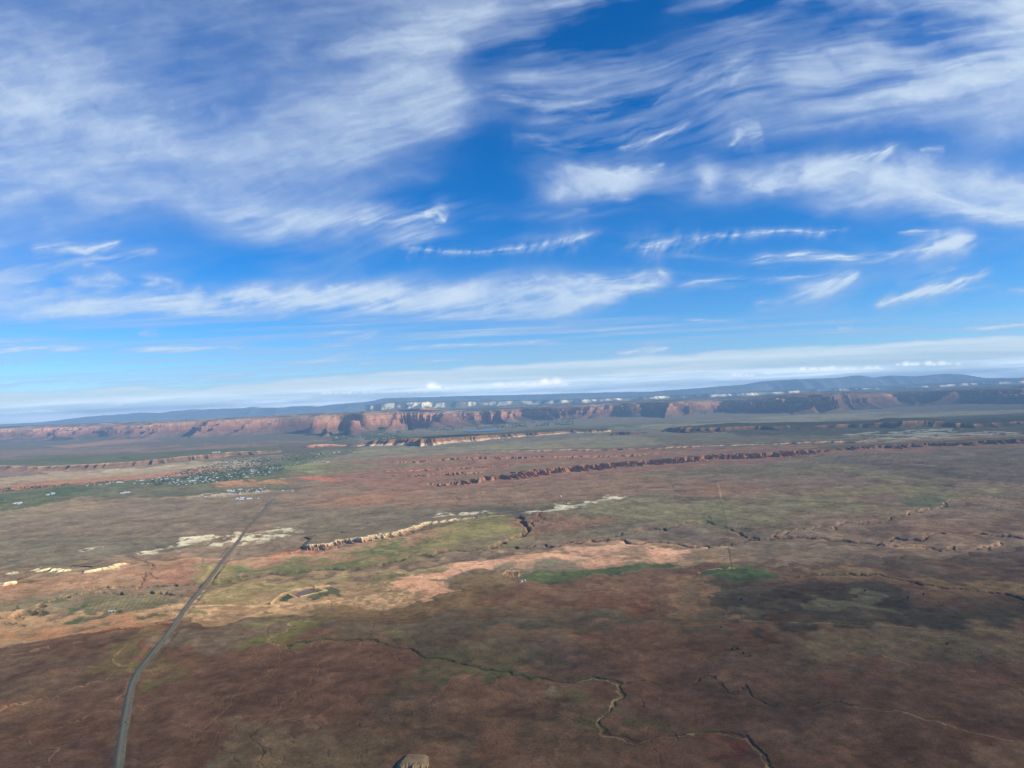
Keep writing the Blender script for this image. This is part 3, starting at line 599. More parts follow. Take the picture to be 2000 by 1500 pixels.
escarp('red_cliffs', RC, [(0, 0), (.1, .04), (.3, .16), (.5, .34), (.56, .40), (.58, .66), (.72, .69), (.74, .9), (.9, .92), (.92, 1.0), (1.3, 1.0), (1.36, 1.05), (4.2, 1.06), (6, .6), (20, .4), (50, .4)], 1500, col_red, 20, 5200, 280, 36000, 36,
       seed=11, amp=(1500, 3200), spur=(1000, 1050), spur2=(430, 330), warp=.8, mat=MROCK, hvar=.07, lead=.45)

def col_white(hn, sl, T, S, X, Y, H, dd):
    f = fbm(T / 900, S / 6000 + 1.7, 4, 411) + .5 * fbm(T / 4000, S * 0, 2, 412) + .03
    c = lay(hn, [(0, (60, 72, 66)), (.03, (96, 98, 84)), (.1, (196, 180, 160)), (.7, (228, 216, 196)), (.86, (232, 214, 190)), (.97, (190, 170, 140)), (1.05, (70, 80, 66))])
    c = mixc(c, (64, 76, 66), sst(.28, .1, sl))
    lo = .22 + .5 * fbm(T / 520, S * 0 + .5, 4, 421, .6); hi = .86 + .5 * fbm(T / 430, S * 0 + 2.5, 4, 423, .6)
    g = fbm(T / 330, S / 500, 4, 425, .6)
    c = mixc(c, (70, 80, 72), np.maximum(1 - sst(-.06, .1, hn - lo) * sst(.06, -.06, hn - hi), sst(.05, -.12, g + f * .8)) * .93)  # dark gaps between faces, gully shade included, mixed into the colour
    return c
WC = [(700, 799, 792), (760, 796, 784), (860, 796, 784), (960, 794, 782), (1060, 793, 781), (1160, 790, 779), (1260, 787, 774), (1360, 783, 770), (1460, 780, 767), (1560, 774, 763), (1650, 770, 757), (1750, 766, 755), (1850, 762, 752), (1950, 757, 744), (2100, 752, 738), (2400, 740, 726)]
escarp('white_cliffs', WC, [(0, 0), (.3, .15), (.5, .4), (.6, .85), (.8, .95), (1, 1), (3, 1.0), (20, 1.02)], 1500, col_white, 60, 4500, 110, 14000, 16, depth=[34500] * 8 + [33000] * 8, base=300,
       seed=23, amp=(2600, 5200), spur=(1300, 1900), spur2=(500, 700), warp=.5, mat=MFAR, hvar=.12, lead=.5, nrm=(0, 1))

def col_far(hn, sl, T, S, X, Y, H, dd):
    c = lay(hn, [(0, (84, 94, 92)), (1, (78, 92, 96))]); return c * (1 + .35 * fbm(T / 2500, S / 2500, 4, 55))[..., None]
def col_snow(hn, sl, T, S, X, Y, H, dd):
    c = col_far(hn, sl, T, S, X, Y, H, dd); m = sst(.84, .93, hn) * sst(-.2, .1, fbm(T / 3500, S * 0, 3, 56) + .12 * (X < -12000))
    return mixc(c, (236, 240, 244), m * .95)
mp = [(0, 0), (.3, .3), (.6, .75), (.8, .93), (1, 1), (1.5, .9), (6, .6)]
def mtn(name, pts, D, seed, w, colf=col_far, hv=.05):
    L = [(u, v0, v1) for u, v0, v1 in pts]
    return escarp(name, L, mp, w, colf, D / 500, w * 2.2, 60, 8000, 8, depth=[D] * len(L), base=200, seed=seed, amp=(w * .35, w * 1.3), spur=(w * .3, w * .8), spur2=(w * .14, w * .3), warp=.5, mat=MFAR, hvar=hv, lead=.3, nrm=(0, 1))
mtn('far_mountains', [(-700, 870, 858), (-300, 850, 842), (0, 838, 829), (30, 838, 825), (90, 836, 816), (150, 832, 813), (200, 830, 808), (250, 828, 809), (290, 826, 804), (330, 824, 800), (370, 822, 798), (480, 818, 800)], 60000, 31, 5000, hv=.03)
mtn('snowy_mountains', [(200, 832, 824), (290, 826, 812), (330, 824, 801), (350, 822, 798), (450, 819, 795.5), (530, 816, 794.5), (600, 812, 793), (660, 810, 786), (700, 808, 783), (760, 806, 778)], 55000, 33, 4500, col_snow, hv=.012)
mtn('high_plateau', [(500, 815, 806), (600, 812, 794), (700, 808, 786), (720, 806, 777), (800, 804, 776), (900, 800, 772), (1000, 797, 771), (1100, 794, 768), (1200, 790, 765), (1280, 788, 763), (1360, 785, 765), (1500, 778, 766)], 50000, 35, 4000, hv=.02)
mtn('blue_mountains', [(1180, 790, 778), (1300, 786, 763), (1400, 780, 756), (1440, 778, 752), (1500, 776, 748), (1540, 772, 741), (1580, 770, 738), (1650, 770, 736), (1700, 768, 734), (1730, 766, 729), (1750, 764, 729), (1780, 764, 733),
     (1820, 762, 728), (1870, 760, 730), (1920, 758, 726), (1950, 756, 726), (1990, 754, 733), (2050, 752, 735), (2200, 748, 730), (2500, 738, 722)], 46000, 37, 3600, hv=.02)
mtn('near_foothills', [(1500, 780, 772), (1640, 774, 760), (1700, 770, 758), (1800, 768, 752), (1880, 764, 747), (1950, 760, 741), (2000, 756, 737), (2100, 752, 735), (2400, 742, 724)], 38000, 39, 2600,
    lambda hn, sl, T, S, X, Y, H, dd: mixc(col_far(hn, sl, T, S, X, Y, H, dd), (214, 200, 178), sst(.45, .8, sl) * sst(0, .2, fbm(T / 2200, S / 1500, 3, 58))), hv=.05)

def col_ledge(top, mid, low, veg=(92, 90, 68)):
    def f(hn, sl, T, S, X, Y, H, dd):
        j = .1 * fbm(T / 120, S / 60, 3, 501)
        c = lay(hn + j, [(0, low), (.3, low), (.4, mid), (.75, mid), (.85, top), (1.0, top), (1.2, veg)])
        c = mixc(c, veg, np.maximum(sst(.35, .12, sl) * sst(.55, .9, hn), sst(1.02, 1.2, dd))); c = c * (1 + .18 * noise(hn * 18 + j * 4, T / 800, 502))[..., None]
        return c
    return f
def ledge(name, line, colf, w, seed, fl=1.0, dip=.03, ends=200, ds=4, back=900, prof=None, hm=1.0, mat=MBAD, pd=1.0):
    prof = prof or [(0, 0), (.35, .3), (.6, .55), (.68, .85), (.9, .95), (1, 1), (60, 1)]
    return escarp(name, line, prof, w, colf, ds, w * 2.6, 46, back, 12, seed=seed, amp=(w * .8, w * 5), spur=(w * .75 * fl, w * 1.1 * pd), spur2=(w * .3 * fl, w * .4 * pd), warp=.5, mat=mat, dip=dip, ends=ends, lead=.35, hmul=hm)
badc = col_ledge((140, 100, 84), (146, 98, 80), (152, 108, 88), (128, 102, 84))
ledge('sandstone_ledge', [(-450, 948, 934), (0, 919, 909), (80, 920, 911), (190, 915, 905), (300, 907, 898), (400, 897, 887), (470, 889, 881), (560, 883, 878)], col_ledge((150, 126, 104), (112, 84, 74), (120, 92, 80), (82, 88, 66)), 130, 51, ds=10, back=2500, dip=.012, ends=400)
ledge('small_red_butte', [(590, 876, 873), (610, 875, 869), (640, 873, 868), (655, 873, 871)], col_ledge((214, 180, 140), (168, 100, 78), (150, 96, 78)), 90, 53, ds=7, back=700, dip=.1, ends=120)
ledge('red_mesa', [(685, 873, 869), (720, 871, 860), (770, 871, 857), (820, 872, 857), (870, 867, 855), (950, 860, 850), (1050, 851, 845), (1130, 846, 840), (1200, 843, 839)], col_ledge((126, 94, 78), (134, 84, 68), (176, 160, 132), (66, 74, 56)), 170, 55, ds=9, back=1600, dip=.02, ends=300,
      prof=[(0, 0), (.3, .22), (.45, .4), (.6, .5), (.66, .9), (.9, .97), (1, 1), (60, 1)])
ledge('dark_butte', [(1180, 850, 848), (1192, 850, 843), (1230, 849, 843), (1240, 849, 847)], col_ledge((120, 90, 76), (96, 72, 66), (84, 76, 66), (70, 74, 58)), 110, 57, ds=9, back=500, dip=.12, ends=150)
ledge('dark_mesa', [(1264, 844, 841), (1285, 845, 835), (1350, 845, 834), (1440, 842, 833), (1550, 840, 831), (1680, 839, 829), (1770, 838, 822), (1830, 834, 822), (1900, 836, 828), (2050, 828, 820), (2400, 816, 806)], col_ledge((132, 96, 80), (104, 74, 66), (78, 76, 62), (56, 64, 52)), 240, 59, ds=14, back=2400, dip=.02, ends=300)
ledge('badland_ridge', [(800, 950, 947), (860, 950, 943), (940, 944, 933), (1000, 936, 923), (1100, 925, 911), (1200, 914, 902), (1300, 905, 893), (1400, 897, 885), (1500, 893, 880), (1580, 888, 877), (1640, 884, 878)], badc, 110, 61, fl=1.9, pd=.36, ds=2.4, back=600, dip=.06, ends=400, hm=.75)
ledge('low_badland_ridge', [(780, 936, 933), (850, 930, 925), (920, 927, 922), (960, 924, 921)], badc, 80, 63, fl=1.5, pd=.5, ds=4, back=300, dip=.08, ends=300)
ledge('middle_badland_ridge', [(720, 907, 904), (820, 905, 901), (900, 899, 894), (1000, 897, 892), (1100, 894, 890), (1200, 893, 889), (1300, 888, 885)], badc, 80, 65, fl=1.5, pd=.5, ds=4.5, back=400, dip=.06, ends=400)
ledge('inner_badland_ridge', [(740, 924, 921), (850, 919, 915), (950, 914, 911), (1030, 908, 906)], badc, 70, 66, fl=1.5, pd=.5, ds=4.5, back=300, dip=.08, ends=300)
ledge('upper_badland_ridge', [(900, 885, 883), (1080, 882, 878), (1250, 878, 875), (1400, 873, 870), (1520, 869, 866), (1620, 866, 862), (1700, 865, 861)], col_ledge((196, 176, 148), (146, 108, 90), (140, 100, 86)), 80, 67, fl=1.3, ds=12, back=400, dip=.05, ends=500)
ledge('eastern_badland_ridge', [(1600, 884, 880), (1700, 878, 871), (1780, 874, 867), (1860, 871, 864), (1940, 868, 860), (2050, 864, 855), (2300, 852, 843)], col_ledge((118, 88, 78), (112, 80, 72), (122, 92, 80)), 120, 69, fl=1.5, pd=.6, ds=5, back=500, dip=.05, ends=500)
marl = col_ledge((196, 182, 156), (186, 166, 140), (150, 116, 96), (112, 100, 84))
ledge('banded_marl_scarp', [(578, 1074, 1068), (595, 1074, 1060), (640, 1070, 1056), (660, 1068, 1056), (672, 1060, 1051), (690, 1062, 1050), (710, 1060, 1046), (760, 1050, 1037), (800, 1040, 1029), (850, 1025, 1017), (910, 1016, 1011), (960, 1010, 1007)], marl, 44, 71, fl=.95, pd=.45, ds=1.8, back=320, dip=.05, ends=60, hm=.82)
ledge('red_clay_scarp', [(516, 1090, 1087), (540, 1086, 1081), (570, 1080, 1075), (590, 1078, 1072)], col_ledge((156, 96, 78), (160, 92, 74), (160, 100, 80), (120, 100, 82)), 34, 73, ds=2.5, back=200, dip=.1, ends=60)
ledge('pale_marl_scarp', [(148, 1124, 1121), (156, 1124, 1117), (190, 1120, 1112), (225, 1114, 1106), (250, 1106, 1098), (268, 1098, 1094)], col_ledge((212, 200, 172), (204, 184, 150), (164, 112, 90), (110, 98, 84)), 34, 75, ds=2.2, back=240, dip=.06, ends=50, hm=1.1)
ledge('western_marl_scarp', [(40, 1118, 1114), (80, 1119, 1112), (120, 1119, 1112), (146, 1116, 1111), (156, 1112, 1109)], col_ledge((214, 204, 178), (200, 184, 152), (158, 116, 94), (108, 98, 86)), 34, 77, ds=2.2, back=240, dip=.06, ends=60)
ledge('marl_knob', [(-40, 1148, 1142), (0, 1147, 1138), (20, 1146, 1136), (34, 1144, 1140)], col_ledge((214, 204, 180), (196, 160, 128), (166, 108, 88), (120, 98, 82)), 26, 79, ds=2, back=160, dip=.1, ends=40)
ledge('sandstone_knoll', [(764, 1512, 1504), (776, 1513, 1493), (800, 1513, 1489), (826, 1512, 1492), (838, 1511, 1502)], col_ledge((138, 116, 86), (128, 106, 80), (108, 88, 72), (118, 98, 78)), 12, 81, fl=.7, pd=.6, ds=.5, back=30, dip=.12, ends=9, hm=.6, prof=[(0, 0), (.4, .35), (.6, .7), (1, .9), (1.6, 1), (60, 1)])

# ------------------------------------------------------------------ high cloud: a sheet far behind everything, outside the air box
def fbm_s(x, y, octv, seed, gain):
    s = 0; a = 1; n = 0
    for i in range(octv):                                 # unrotated octaves keep the fibres parallel
        s = s + a * noise(x, y, seed + i * 17); n += a; a *= gain; x = x * 1.8 + 3.1; y = y * 2.1 + 1.7
    return s / n
def build_sky():
    us = np.arange(-900, 2901, 2.4); es = np.concatenate([np.arange(-12, 900, 1.9), np.arange(900, 1700, 12)])   # pixels above the horizon
    U, Eh = np.meshgrid(us, es); V = (825 - 0.044 * U) - Eh
    U = U.astype(np.float32); V = V.astype(np.float32)
    sc = np.clip((V * -1 + 900) / 900, .12, 1.2)         # things get smaller towards the horizon
    # wispy warp
    wu = fbm(U / 260, V / 130, 4, 601) * 60 + fbm(U / 60, V / 32, 4, 602) * 22 + fbm(U / 16, V / 10, 3, 603) * 6
    wv = fbm(U / 240 + 9, V / 140, 4, 604) * 34 + fbm(U / 55, V / 34 + 5, 4, 605) * 13 + fbm(U / 15, V / 9, 3, 606) * 4
    f = sst(150, 620, V) * .55
    WU = U + wu * (1 - f * .8); WV = V + wv * (1 - f)
    ang = math.radians(-11)                              # strands rise to the right
    SU = U + wu * .5; SV = V + fbm(U / 520 + 4, V / 260, 3, 620) * 60 + wv * .12
    a1 = (SU * math.cos(ang) + SV * math.sin(ang)); b1 = (-SU * math.sin(ang) + SV * math.cos(ang))
    strand = fbm_s(a1 / 230, b1 / 34, 5, 610, .5); strand2 = fbm_s(a1 / 90, b1 / 11, 4, 611, .55)
    soft = fbm(WU / 300, WV / 150, 5, 612, .52); puff = fbm(WU / 60, WV / 34, 5, 613, .58)
    curl = fbm((U + wu * 1.6) / 30, (V + wv * 1.6) / 60, 4, 614, .55)
    c = np.zeros(U.shape, np.float32)
    def add(m):                                           # screen
        nonlocal c
        c = 1 - (1 - c) * (1 - np.clip(m, 0, 1))
    def blob(cx, cy, rx, ry, al, rot=0, p=1.6, tex=.5, kind=0, wf=1.0):
        r = math.radians(rot); x = U + (WU - U) * wf - cx; y = V + (WV - V) * wf - cy
        xx = x * math.cos(r) - y * math.sin(r); yy = x * math.sin(r) + y * math.cos(r)
        q = (np.abs(xx) / rx) ** 2 + (np.abs(yy) / ry) ** 2
        t = (strand, strand2, soft, puff, curl)[kind]
        add(np.exp(-q ** (p / 2 + .2)) * al * np.clip(1 + tex * t * 2.4, 0, 2.2))
    def stroke(pts, al, tex=.8, kind=1, wf=.35, hard=1.0, comb=0.0):
        P = [(p[0], p[1]) for p in pts]; idx = sub(U, V, P, 110)
        u = U[idx] + (WU[idx] - U[idx]) * wf; v = V[idx] + (WV[idx] - V[idx]) * wf
        d, t, s = seg_dist(u, v, P, 1.0)
        u2 = U[idx]; v2 = V[idx]
        L = np.cumsum([0] + [math.hypot(P[i + 1][0] - P[i][0], P[i + 1][1] - P[i][1]) for i in range(len(P) - 1)]); L = L / L[-1]
        w = np.interp(t, L, [p[2] for p in pts]) * 1.55
        tot = sum(math.hypot(P[i + 1][0] - P[i][0], P[i + 1][1] - P[i][1]) for i in range(len(P) - 1))
        sd_ = d * s; al_ = t * tot
        fib = fbm_s((al_ + sd_ * 1.5) / 55, sd_ / np.maximum(w, 3) * 1.3 + al_ / 160, 4, 650 + int(P[0][0]) % 97, .6)   # fibres along the strand
        w = w * (1 + .55 * fbm_s(al_ / 60, al_ * 0 + 2.2, 3, 655 + int(P[0][0]) % 91, .6))
        w = np.maximum(w * np.where(sd_ > 0, 1.25, .85), .8)
        tx = (strand, strand2, soft, puff, curl)[kind][idx]
        if comb: fib = fib * .7 + .75 * fbm_s((U[idx] + (V[idx] - 470) * .5) / 11, V[idx] / 60, 3, 640, .6); w = w * (1.15 + .5 * fbm_s(al_ / 16, al_ * 0, 3, 642, .6)); al = al * .85
        ends = sst(0, .12, t + .03) * sst(1, .85, t - .03)
        m = np.exp(-(d / w) ** 1.25 * hard) * al * .92 * np.clip(1 + tex * tx * 1.6 + fib * 1.5, 0, 1.7) * ends
        o = np.zeros(U.shape, np.float32); o[idx] = m; add(o)
    # --- the great veil on the left
    veil = [(-1200, -900), (-900, 470), (0, 490), (110, 500), (200, 480), (320, 455), (430, 470), (560, 480), (660, 490), (760, 475), (880, 440), (820, 400), (790, 385), (860, 350), (905, 300), (965, 235), (985, 190), (960, 130), (1000, 60), (1010, -900)]
    d, _, _ = seg_dist(WU, WV, veil + [veil[0]], 1.0); sd = np.where(inside(WU, WV, veil), d, -d)
    edge = sst(-22, 75, sd)
    add(edge * np.clip(.50 + .40 * soft + .10 * strand + .04 * strand2 + .09 * puff, .08, 1))
    blob(640, 255, 190, 85, .62, 8, tex=.25, kind=2); blob(820, 245, 190, 42, .55, 14, tex=.4, kind=0); blob(760, 300, 120, 45, .35, 10, kind=0)
    blob(110, 150, 170, 95, .42, -6, tex=.2, kind=2); blob(240, 190, 150, 26, .25, 0, kind=0); blob(420, 290, 260, 40, .3, -8, kind=0, tex=.3); blob(180, 240, 170, 20, .35, -16, kind=0)
    blob(200, 390, 240, 22, .28, 2, kind=0); blob(640, 345, 170, 28, .3, 6, kind=0); blob(720, 420, 180, 16, .3, 6, kind=1); blob(60, 330, 180, 40, .2, 0, kind=2)
    blob(650, 40, 90, 50, .2, 20, kind=0); blob(760, 110, 130, 40, .22, 25, kind=0); blob(900, 60, 90, 50, .2, 30, kind=0)
    stroke([(830, 415, 3), (858, 412, 8), (866, 424, 9), (874, 434, 3)], .85, .4, 4, .3); stroke([(700, 430, 3), (790, 416, 6), (850, 414, 4)], .6)
    stroke([(418, 210, 3), (440, 225, 5), (442, 250, 4)], .15, .3, 4); stroke([(335, 195, 4), (340, 215, 3)], .25, .3)
    # lower left wisps
    stroke([(60, 490, 5), (130, 486, 10), (165, 492, 9), (215, 478, 3), (240, 470, 2)], .6); stroke([(150, 515, 5), (230, 500, 5), (310, 485, 3)], .5)
    stroke([(-300, 540, 14), (0, 530, 14), (110, 518, 8), (200, 500, 4)], .32, .8, 0); stroke([(-200, 560, 10), (0, 555, 10), (110, 545, 6)], .25, .8, 0)
    # --- centre and right, high
    add(sst(930, 1040, WU) * sst(330, 60, WV) * np.clip(.20 + .55 * soft + .38 * strand + .14 * strand2, 0, .7))
    add(sst(930, 1040, WU) * sst(120, -20, WV) * np.clip(.22 + .4 * soft + .3 * strand, 0, .8))
    add(sst(1000, 1100, WU) * sst(1560, 1380, WU) * sst(90, 160, WV) * sst(330, 230, WV) * np.clip(.12 + .55 * strand + .3 * soft, 0, 1))
    stroke([(960, 195, 14), (1100, 205, 16), (1240, 190, 20), (1380, 160, 22), (1500, 120, 24)], .34, .9, 0, .8); stroke([(1000, 175, 8), (1120, 175, 10), (1290, 160, 14)], .2, .9, 0, .8)
    stroke([(1010, 275, 8), (1120, 280, 12), (1220, 270, 12), (1330, 238, 8), (1360, 228, 4)], .4, .8, 0, .6); stroke([(1205, 290, 4), (1270, 275, 6), (1325, 250, 4), (1350, 235, 2)], .55, .5, 1, .3)
    blob(1000, 110, 60, 50, .22, 20, kind=0); blob(1330, 90, 160, 50, .16, 20, kind=0)
    add(sst(1560, 1760, WU + .4 * WV) * sst(290, 120, WV + (WU - 1600) * .05) * np.clip(.34 + .45 * soft + .3 * strand, 0, 1))
    blob(1700, 185, 210, 44, .45, 10, tex=.5, kind=0); blob(1850, 150, 200, 26, .5, 13, kind=0); blob(1590, 150, 130, 40, .3, 5, kind=0); blob(1640, 240, 190, 24, .34, 6, kind=0); blob(1980, 120, 150, 60, .25, 14, kind=0)
    blob(1960, 235, 110, 50, .38, 0, tex=.3, kind=2); blob(2100, 200, 200, 110, .35, 10, kind=2); blob(1930, 340, 150, 40, .4, -8, kind=2)
    stroke([(1415, 285, 8), (1440, 260, 12), (1478, 252, 10)], .5, .7, 3, .5); stroke([(1800, 295, 3), (1840, 288, 5)], .4)
    add(sst(950, 1050, U) * sst(300, 330, WV) * sst(460, 400, WV) * np.clip(.10 + .5 * soft + .25 * strand, 0, .6))
    add(sst(1250, 1450, U) * sst(290, 330, WV) * sst(440, 390, WV) * np.clip(.06 + .45 * soft + .35 * strand, 0, .5))
    add(sst(430, 460, WV) * sst(640, 600, WV) * np.clip(.03 + .35 * soft + .25 * strand, 0, .5))
    add(sst(600, 640, WV) * sst(790, 740, WV) * np.clip(.12 + .75 * fbm((U + wu * .2) / 320, (V + .05 * U) / 9, 4, 681, .55), 0, .7))
    # --- mid bank of puffs
    blob(1090, 345, 55, 22, .55, 0, kind=3, tex=.5, wf=.7); blob(1190, 335, 75, 22, .85, 6, kind=3, tex=.35, wf=.6); blob(1150, 352, 80, 26, .55, 0, kind=4, tex=.5, wf=.6); stroke([(1200, 330, 12), (1260, 322, 6), (1300, 315, 3)], .5); blob(1080, 375, 26, 16, .35, 0, kind=4, wf=.4); blob(1215, 385, 14, 5, .3, 0, kind=4, wf=.3)
    blob(1380, 358, 26, 32, .7, 0, kind=3, tex=.3, wf=.5); blob(1500, 358, 80, 26, .6, 4, kind=3, tex=.5, wf=.7); blob(1610, 345, 90, 32, .8, 8, kind=3, tex=.35, wf=.7); blob(1720, 350, 110, 36, .6, -6, kind=3, tex=.4, wf=.7)
    stroke([(1560, 340, 12), (1640, 325, 12), (1710, 305, 9), (1760, 287, 6)], .8, .5, 2, .4); stroke([(1700, 340, 18), (1790, 362, 16), (1870, 388, 10), (1920, 400, 6)], .65, .5, 2, .5); blob(1600, 392, 220, 22, .3, 3, kind=0); blob(1440, 390, 100, 20, .25, 0, kind=0)
    stroke([(1870, 408, 6), (1950, 412, 9), (2080, 420, 10)], .75, .5, 2, .3); blob(1990, 360, 110, 26, .5, -5, kind=2); blob(1500, 300, 200, 20, .12, 8, kind=0)
    blob(1080, 410, 170, 10, .16, 4, kind=1); stroke([(1115, 403, 2), (1150, 405, 2)], .3)
    # --- combed streaks
    stroke([(772, 486, 3), (795, 484, 8), (815, 484, 6), (870, 491, 3), (960, 492, 3), (1010, 486, 6), (1060, 476, 8), (1120, 466, 6), (1178, 446, 4)], .68, .7, 4, .25, comb=5); blob(1100, 455, 110, 14, .15, 8, kind=1)
    stroke([(1210, 484, 4), (1240, 478, 8), (1290, 476, 9), (1350, 468, 8), (1400, 460, 5), (1480, 455, 3), (1560, 452, 2), (1600, 456, 4), (1640, 449, 3), (1665, 445, 2)], .72, .7, 4, .22, comb=5)
    stroke([(1750, 452, 2), (1790, 450, 4), (1840, 450, 4)], .55); stroke([(1440, 510, 3), (1500, 502, 5), (1580, 498, 7), (1660, 503, 6), (1740, 496, 8), (1810, 482, 10), (1860, 468, 9), (1900, 458, 6), (1915, 464, 3)], .88, .35, 0, .2)
    stroke([(1820, 480, 10), (1880, 470, 12), (1915, 465, 5)], .6, .5, 1, .3); stroke([(1300, 496, 3), (1440, 505, 6), (1560, 510, 3)], .2, .8, 0)
    stroke([(1700, 597, 5), (1740, 586, 10), (1790, 570, 11), (1850, 555, 11), (1900, 540, 9), (1942, 524, 5)], .85, .45, 0, .3); stroke([(1740, 548, 3), (1800, 540, 5), (1870, 522, 6)], .35); stroke([(1470, 592, 3), (1530, 588, 6), (1580, 572, 9), (1620, 556, 11), (1655, 540, 8), (1685, 522, 4)], .75, .5, 0, .35)
    blob(1600, 560, 50, 18, .5, 15, kind=0); stroke([(1320, 560, 3), (1360, 552, 5), (1420, 546, 4), (1540, 542, 4), (1640, 536, 3)], .55, .6); stroke([(1380, 560, 2), (1440, 556, 3)], .25); stroke([(1860, 568, 2), (1940, 565, 5), (2000, 568, 5), (2100, 572, 5)], .4, .8)
    # --- long lower bank
    tp = np.interp(U, [-500, 0, 150, 400, 700, 800, 900, 1080, 1200, 1320], [560, 556, 540, 546, 552, 560, 546, 532, 534, 530]); bt = np.interp(U, [-500, 0, 400, 750, 1150, 1330], [632, 628, 624, 628, 622, 556])
    lb = sst(-6, 26, WV - tp + 20 * puff) * sst(-4, 22, bt - WV) * sst(1360, 1240, U)
    add(lb * np.clip(.36 + .6 * puff + .5 * strand2 + .25 * strand, 0, .9) * np.interp(U, [-300, 0, 300, 1330], [.4, .6, 1, 1]))
    add(sst(300, -50, WU) * sst(440, 480, WV) * sst(640, 560, WV) * np.clip(.34 + .4 * soft + .3 * strand, 0, 1))
    add(sst(380, 520, WU) * sst(930, 800, WU) * sst(380, 410, WV) * sst(485, 440, WV) * np.clip(.42 + .5 * strand + .3 * strand2, 0, 1))
    blob(380, 590, 420, 30, .55, 2, kind=0, tex=.7, wf=.6); blob(240, 548, 110, 15, .5, -3, kind=3, tex=.6, wf=.5); blob(100, 600, 220, 16, .35, 2, kind=0); blob(-200, 600, 300, 25, .3, 2, kind=0)
    blob(520, 568, 70, 22, .6, 0, kind=3, tex=.5, wf=.6); blob(630, 580, 130, 26, .65, 3, kind=3, tex=.45, wf=.6); blob(750, 565, 110, 24, .45, 3, kind=4, tex=.4, wf=.6); blob(910, 580, 150, 34, .55, 2, kind=0, tex=.5, wf=.6)
    blob(1080, 552, 75, 24, .85, 0, kind=3, tex=.3, wf=.6); blob(1040, 580, 130, 34, .65, 6, kind=0, tex=.45, wf=.6); stroke([(1060, 600, 12), (1150, 582, 9), (1240, 560, 6), (1300, 545, 5)], .55, .6, 0, .4); stroke([(1150, 548, 8), (1230, 542, 6), (1290, 532, 9), (1320, 545, 8)], .55, .6, 3, .4)
    stroke([(600, 625, 3), (750, 622, 4), (900, 618, 6), (1100, 612, 5)], .3, .8)
    # --- low thin streaks
    stroke([(-300, 690, 8), (0, 682, 8), (150, 680, 7), (350, 681, 6), (480, 681, 5), (560, 680, 2)], .62, .4, 0, .15); stroke([(-200, 664, 5), (0, 662, 4), (120, 664, 2)], .25); stroke([(272, 650, 3), (290, 648, 8), (314, 648, 6)], .45, .4, 4, .3)
    stroke([(600, 664, 3), (660, 662, 6), (720, 656, 5), (745, 645, 3)], .55, .5, 0, .2); stroke([(560, 712, 2), (640, 700, 4), (710, 692, 4), (745, 686, 2)], .5, .5, 1, .15); stroke([(760, 681, 2), (860, 675, 3), (1000, 670, 4), (1112, 669, 2)], .5, .4, 1, .12)
    stroke([(1200, 690, 3), (1260, 685, 5), (1310, 678, 3)], .75, .3, 0, .12); stroke([(1335, 624, 1.5), (1400, 626, 2), (1462, 627, 1.5)], .5, .3, 1, .06); stroke([(1636, 640, 2), (1660, 638, 3), (1668, 636, 1)], .5, .3, 1, .1)
    stroke([(1875, 642, 2), (1920, 640, 4), (1990, 634, 4), (2080, 630, 4)], .75, .3, 0, .1); stroke([(-200, 745, 5), (0, 748, 5), (300, 744, 4), (560, 722, 4), (800, 706, 4), (1000, 700, 3)], .5, .5, 0, .15); stroke([(430, 712, 2), (520, 708, 3), (700, 703, 2)], .35, .5, 1, .1)
    # --- the far deck
    top = np.interp(U, [-900, 0, 280, 400, 600, 800, 1000, 1200, 1400, 1700, 2000, 2900], [775, 763, 752, 752, 738, 718, 712, 693, 685, 668, 650, 600])
    vv = V + noise(U / 120, V / 20, 661) * 4 + noise(U / 30, V / 8, 662) * 1.5
    dk = sst(-3, 12, vv - top)
    deck_tex = fbm(U / 260, (V + U * .05) / 10, 5, 663, .55)
    add(dk * np.clip(.82 + .40 * deck_tex, .3, 1))
    edge_hl = np.exp(-((vv - top - 5) / 5.0) ** 2) * sst(-.1, .3, fbm(U / 140, V / 30, 3, 664))
    add(edge_hl * .5)
    shade = dk * sst(8, 40, vv - top) * sst(-.5, .5, -deck_tex)
    # --- small cumulus on the horizon
    cum = np.zeros(U.shape, np.float32)
    def cu(x0, x1, y, h, al, n, seed):
        rs = np.random.RandomState(seed)
        for k in range(n):
            x = x0 + (x1 - x0) * (k + rs.rand()) / n; yb = y - .044 * (x - x0) * .0; r = h * (.5 + rs.rand() * .7)
            xx = (U + wu * .05 - x) / (r * 1.5); yy = (V + wv * .08 - (yb - r * .35)) / r
            m = np.exp(-(xx ** 2 + np.where(yy > .35, (yy * 2.2) ** 2, yy ** 2)) ** 1.5) * al
            cum[...] = np.maximum(cum, m * np.clip(1 + .5 * curl, .4, 1.3))
    cu(838, 862, 758, 8, 1.0, 3, 1); cu(815, 905, 760, 4, .7, 9, 2); cu(1062, 1098, 750, 8, 1.0, 4, 3); cu(960, 1110, 753, 4.5, .8, 16, 4); cu(630, 720, 770, 3.5, .5, 9, 5); cu(700, 830, 768, 4, .45, 10, 6)
    cu(1434, 1474, 734, 4.5, .8, 5, 7); cu(1490, 1515, 731, 4, .6, 3, 8); cu(1568, 1668, 724, 5, .7, 9, 9); cu(1680, 1730, 722, 5, .7, 5, 10); cu(1750, 1880, 714, 5.5, .75, 10, 11); cu(232, 242, 792, 4, .6, 1, 12); cu(215, 220, 793, 3, .4, 1, 13)
    add(cum)
    c = c * np.clip(1 + (1 - .7 * dk) * (.14 * fbm(WU / 42, WV / 20, 5, 671, .6) + .06 * strand2), .3, 1.6); c = .92 * c ** (1.12 - .12 * dk)
    fade = sst(-900, -700, U) * sst(2900, 2700, U) * sst(-780, -500, V)
    alpha = np.clip(c, 0, .97) * fade
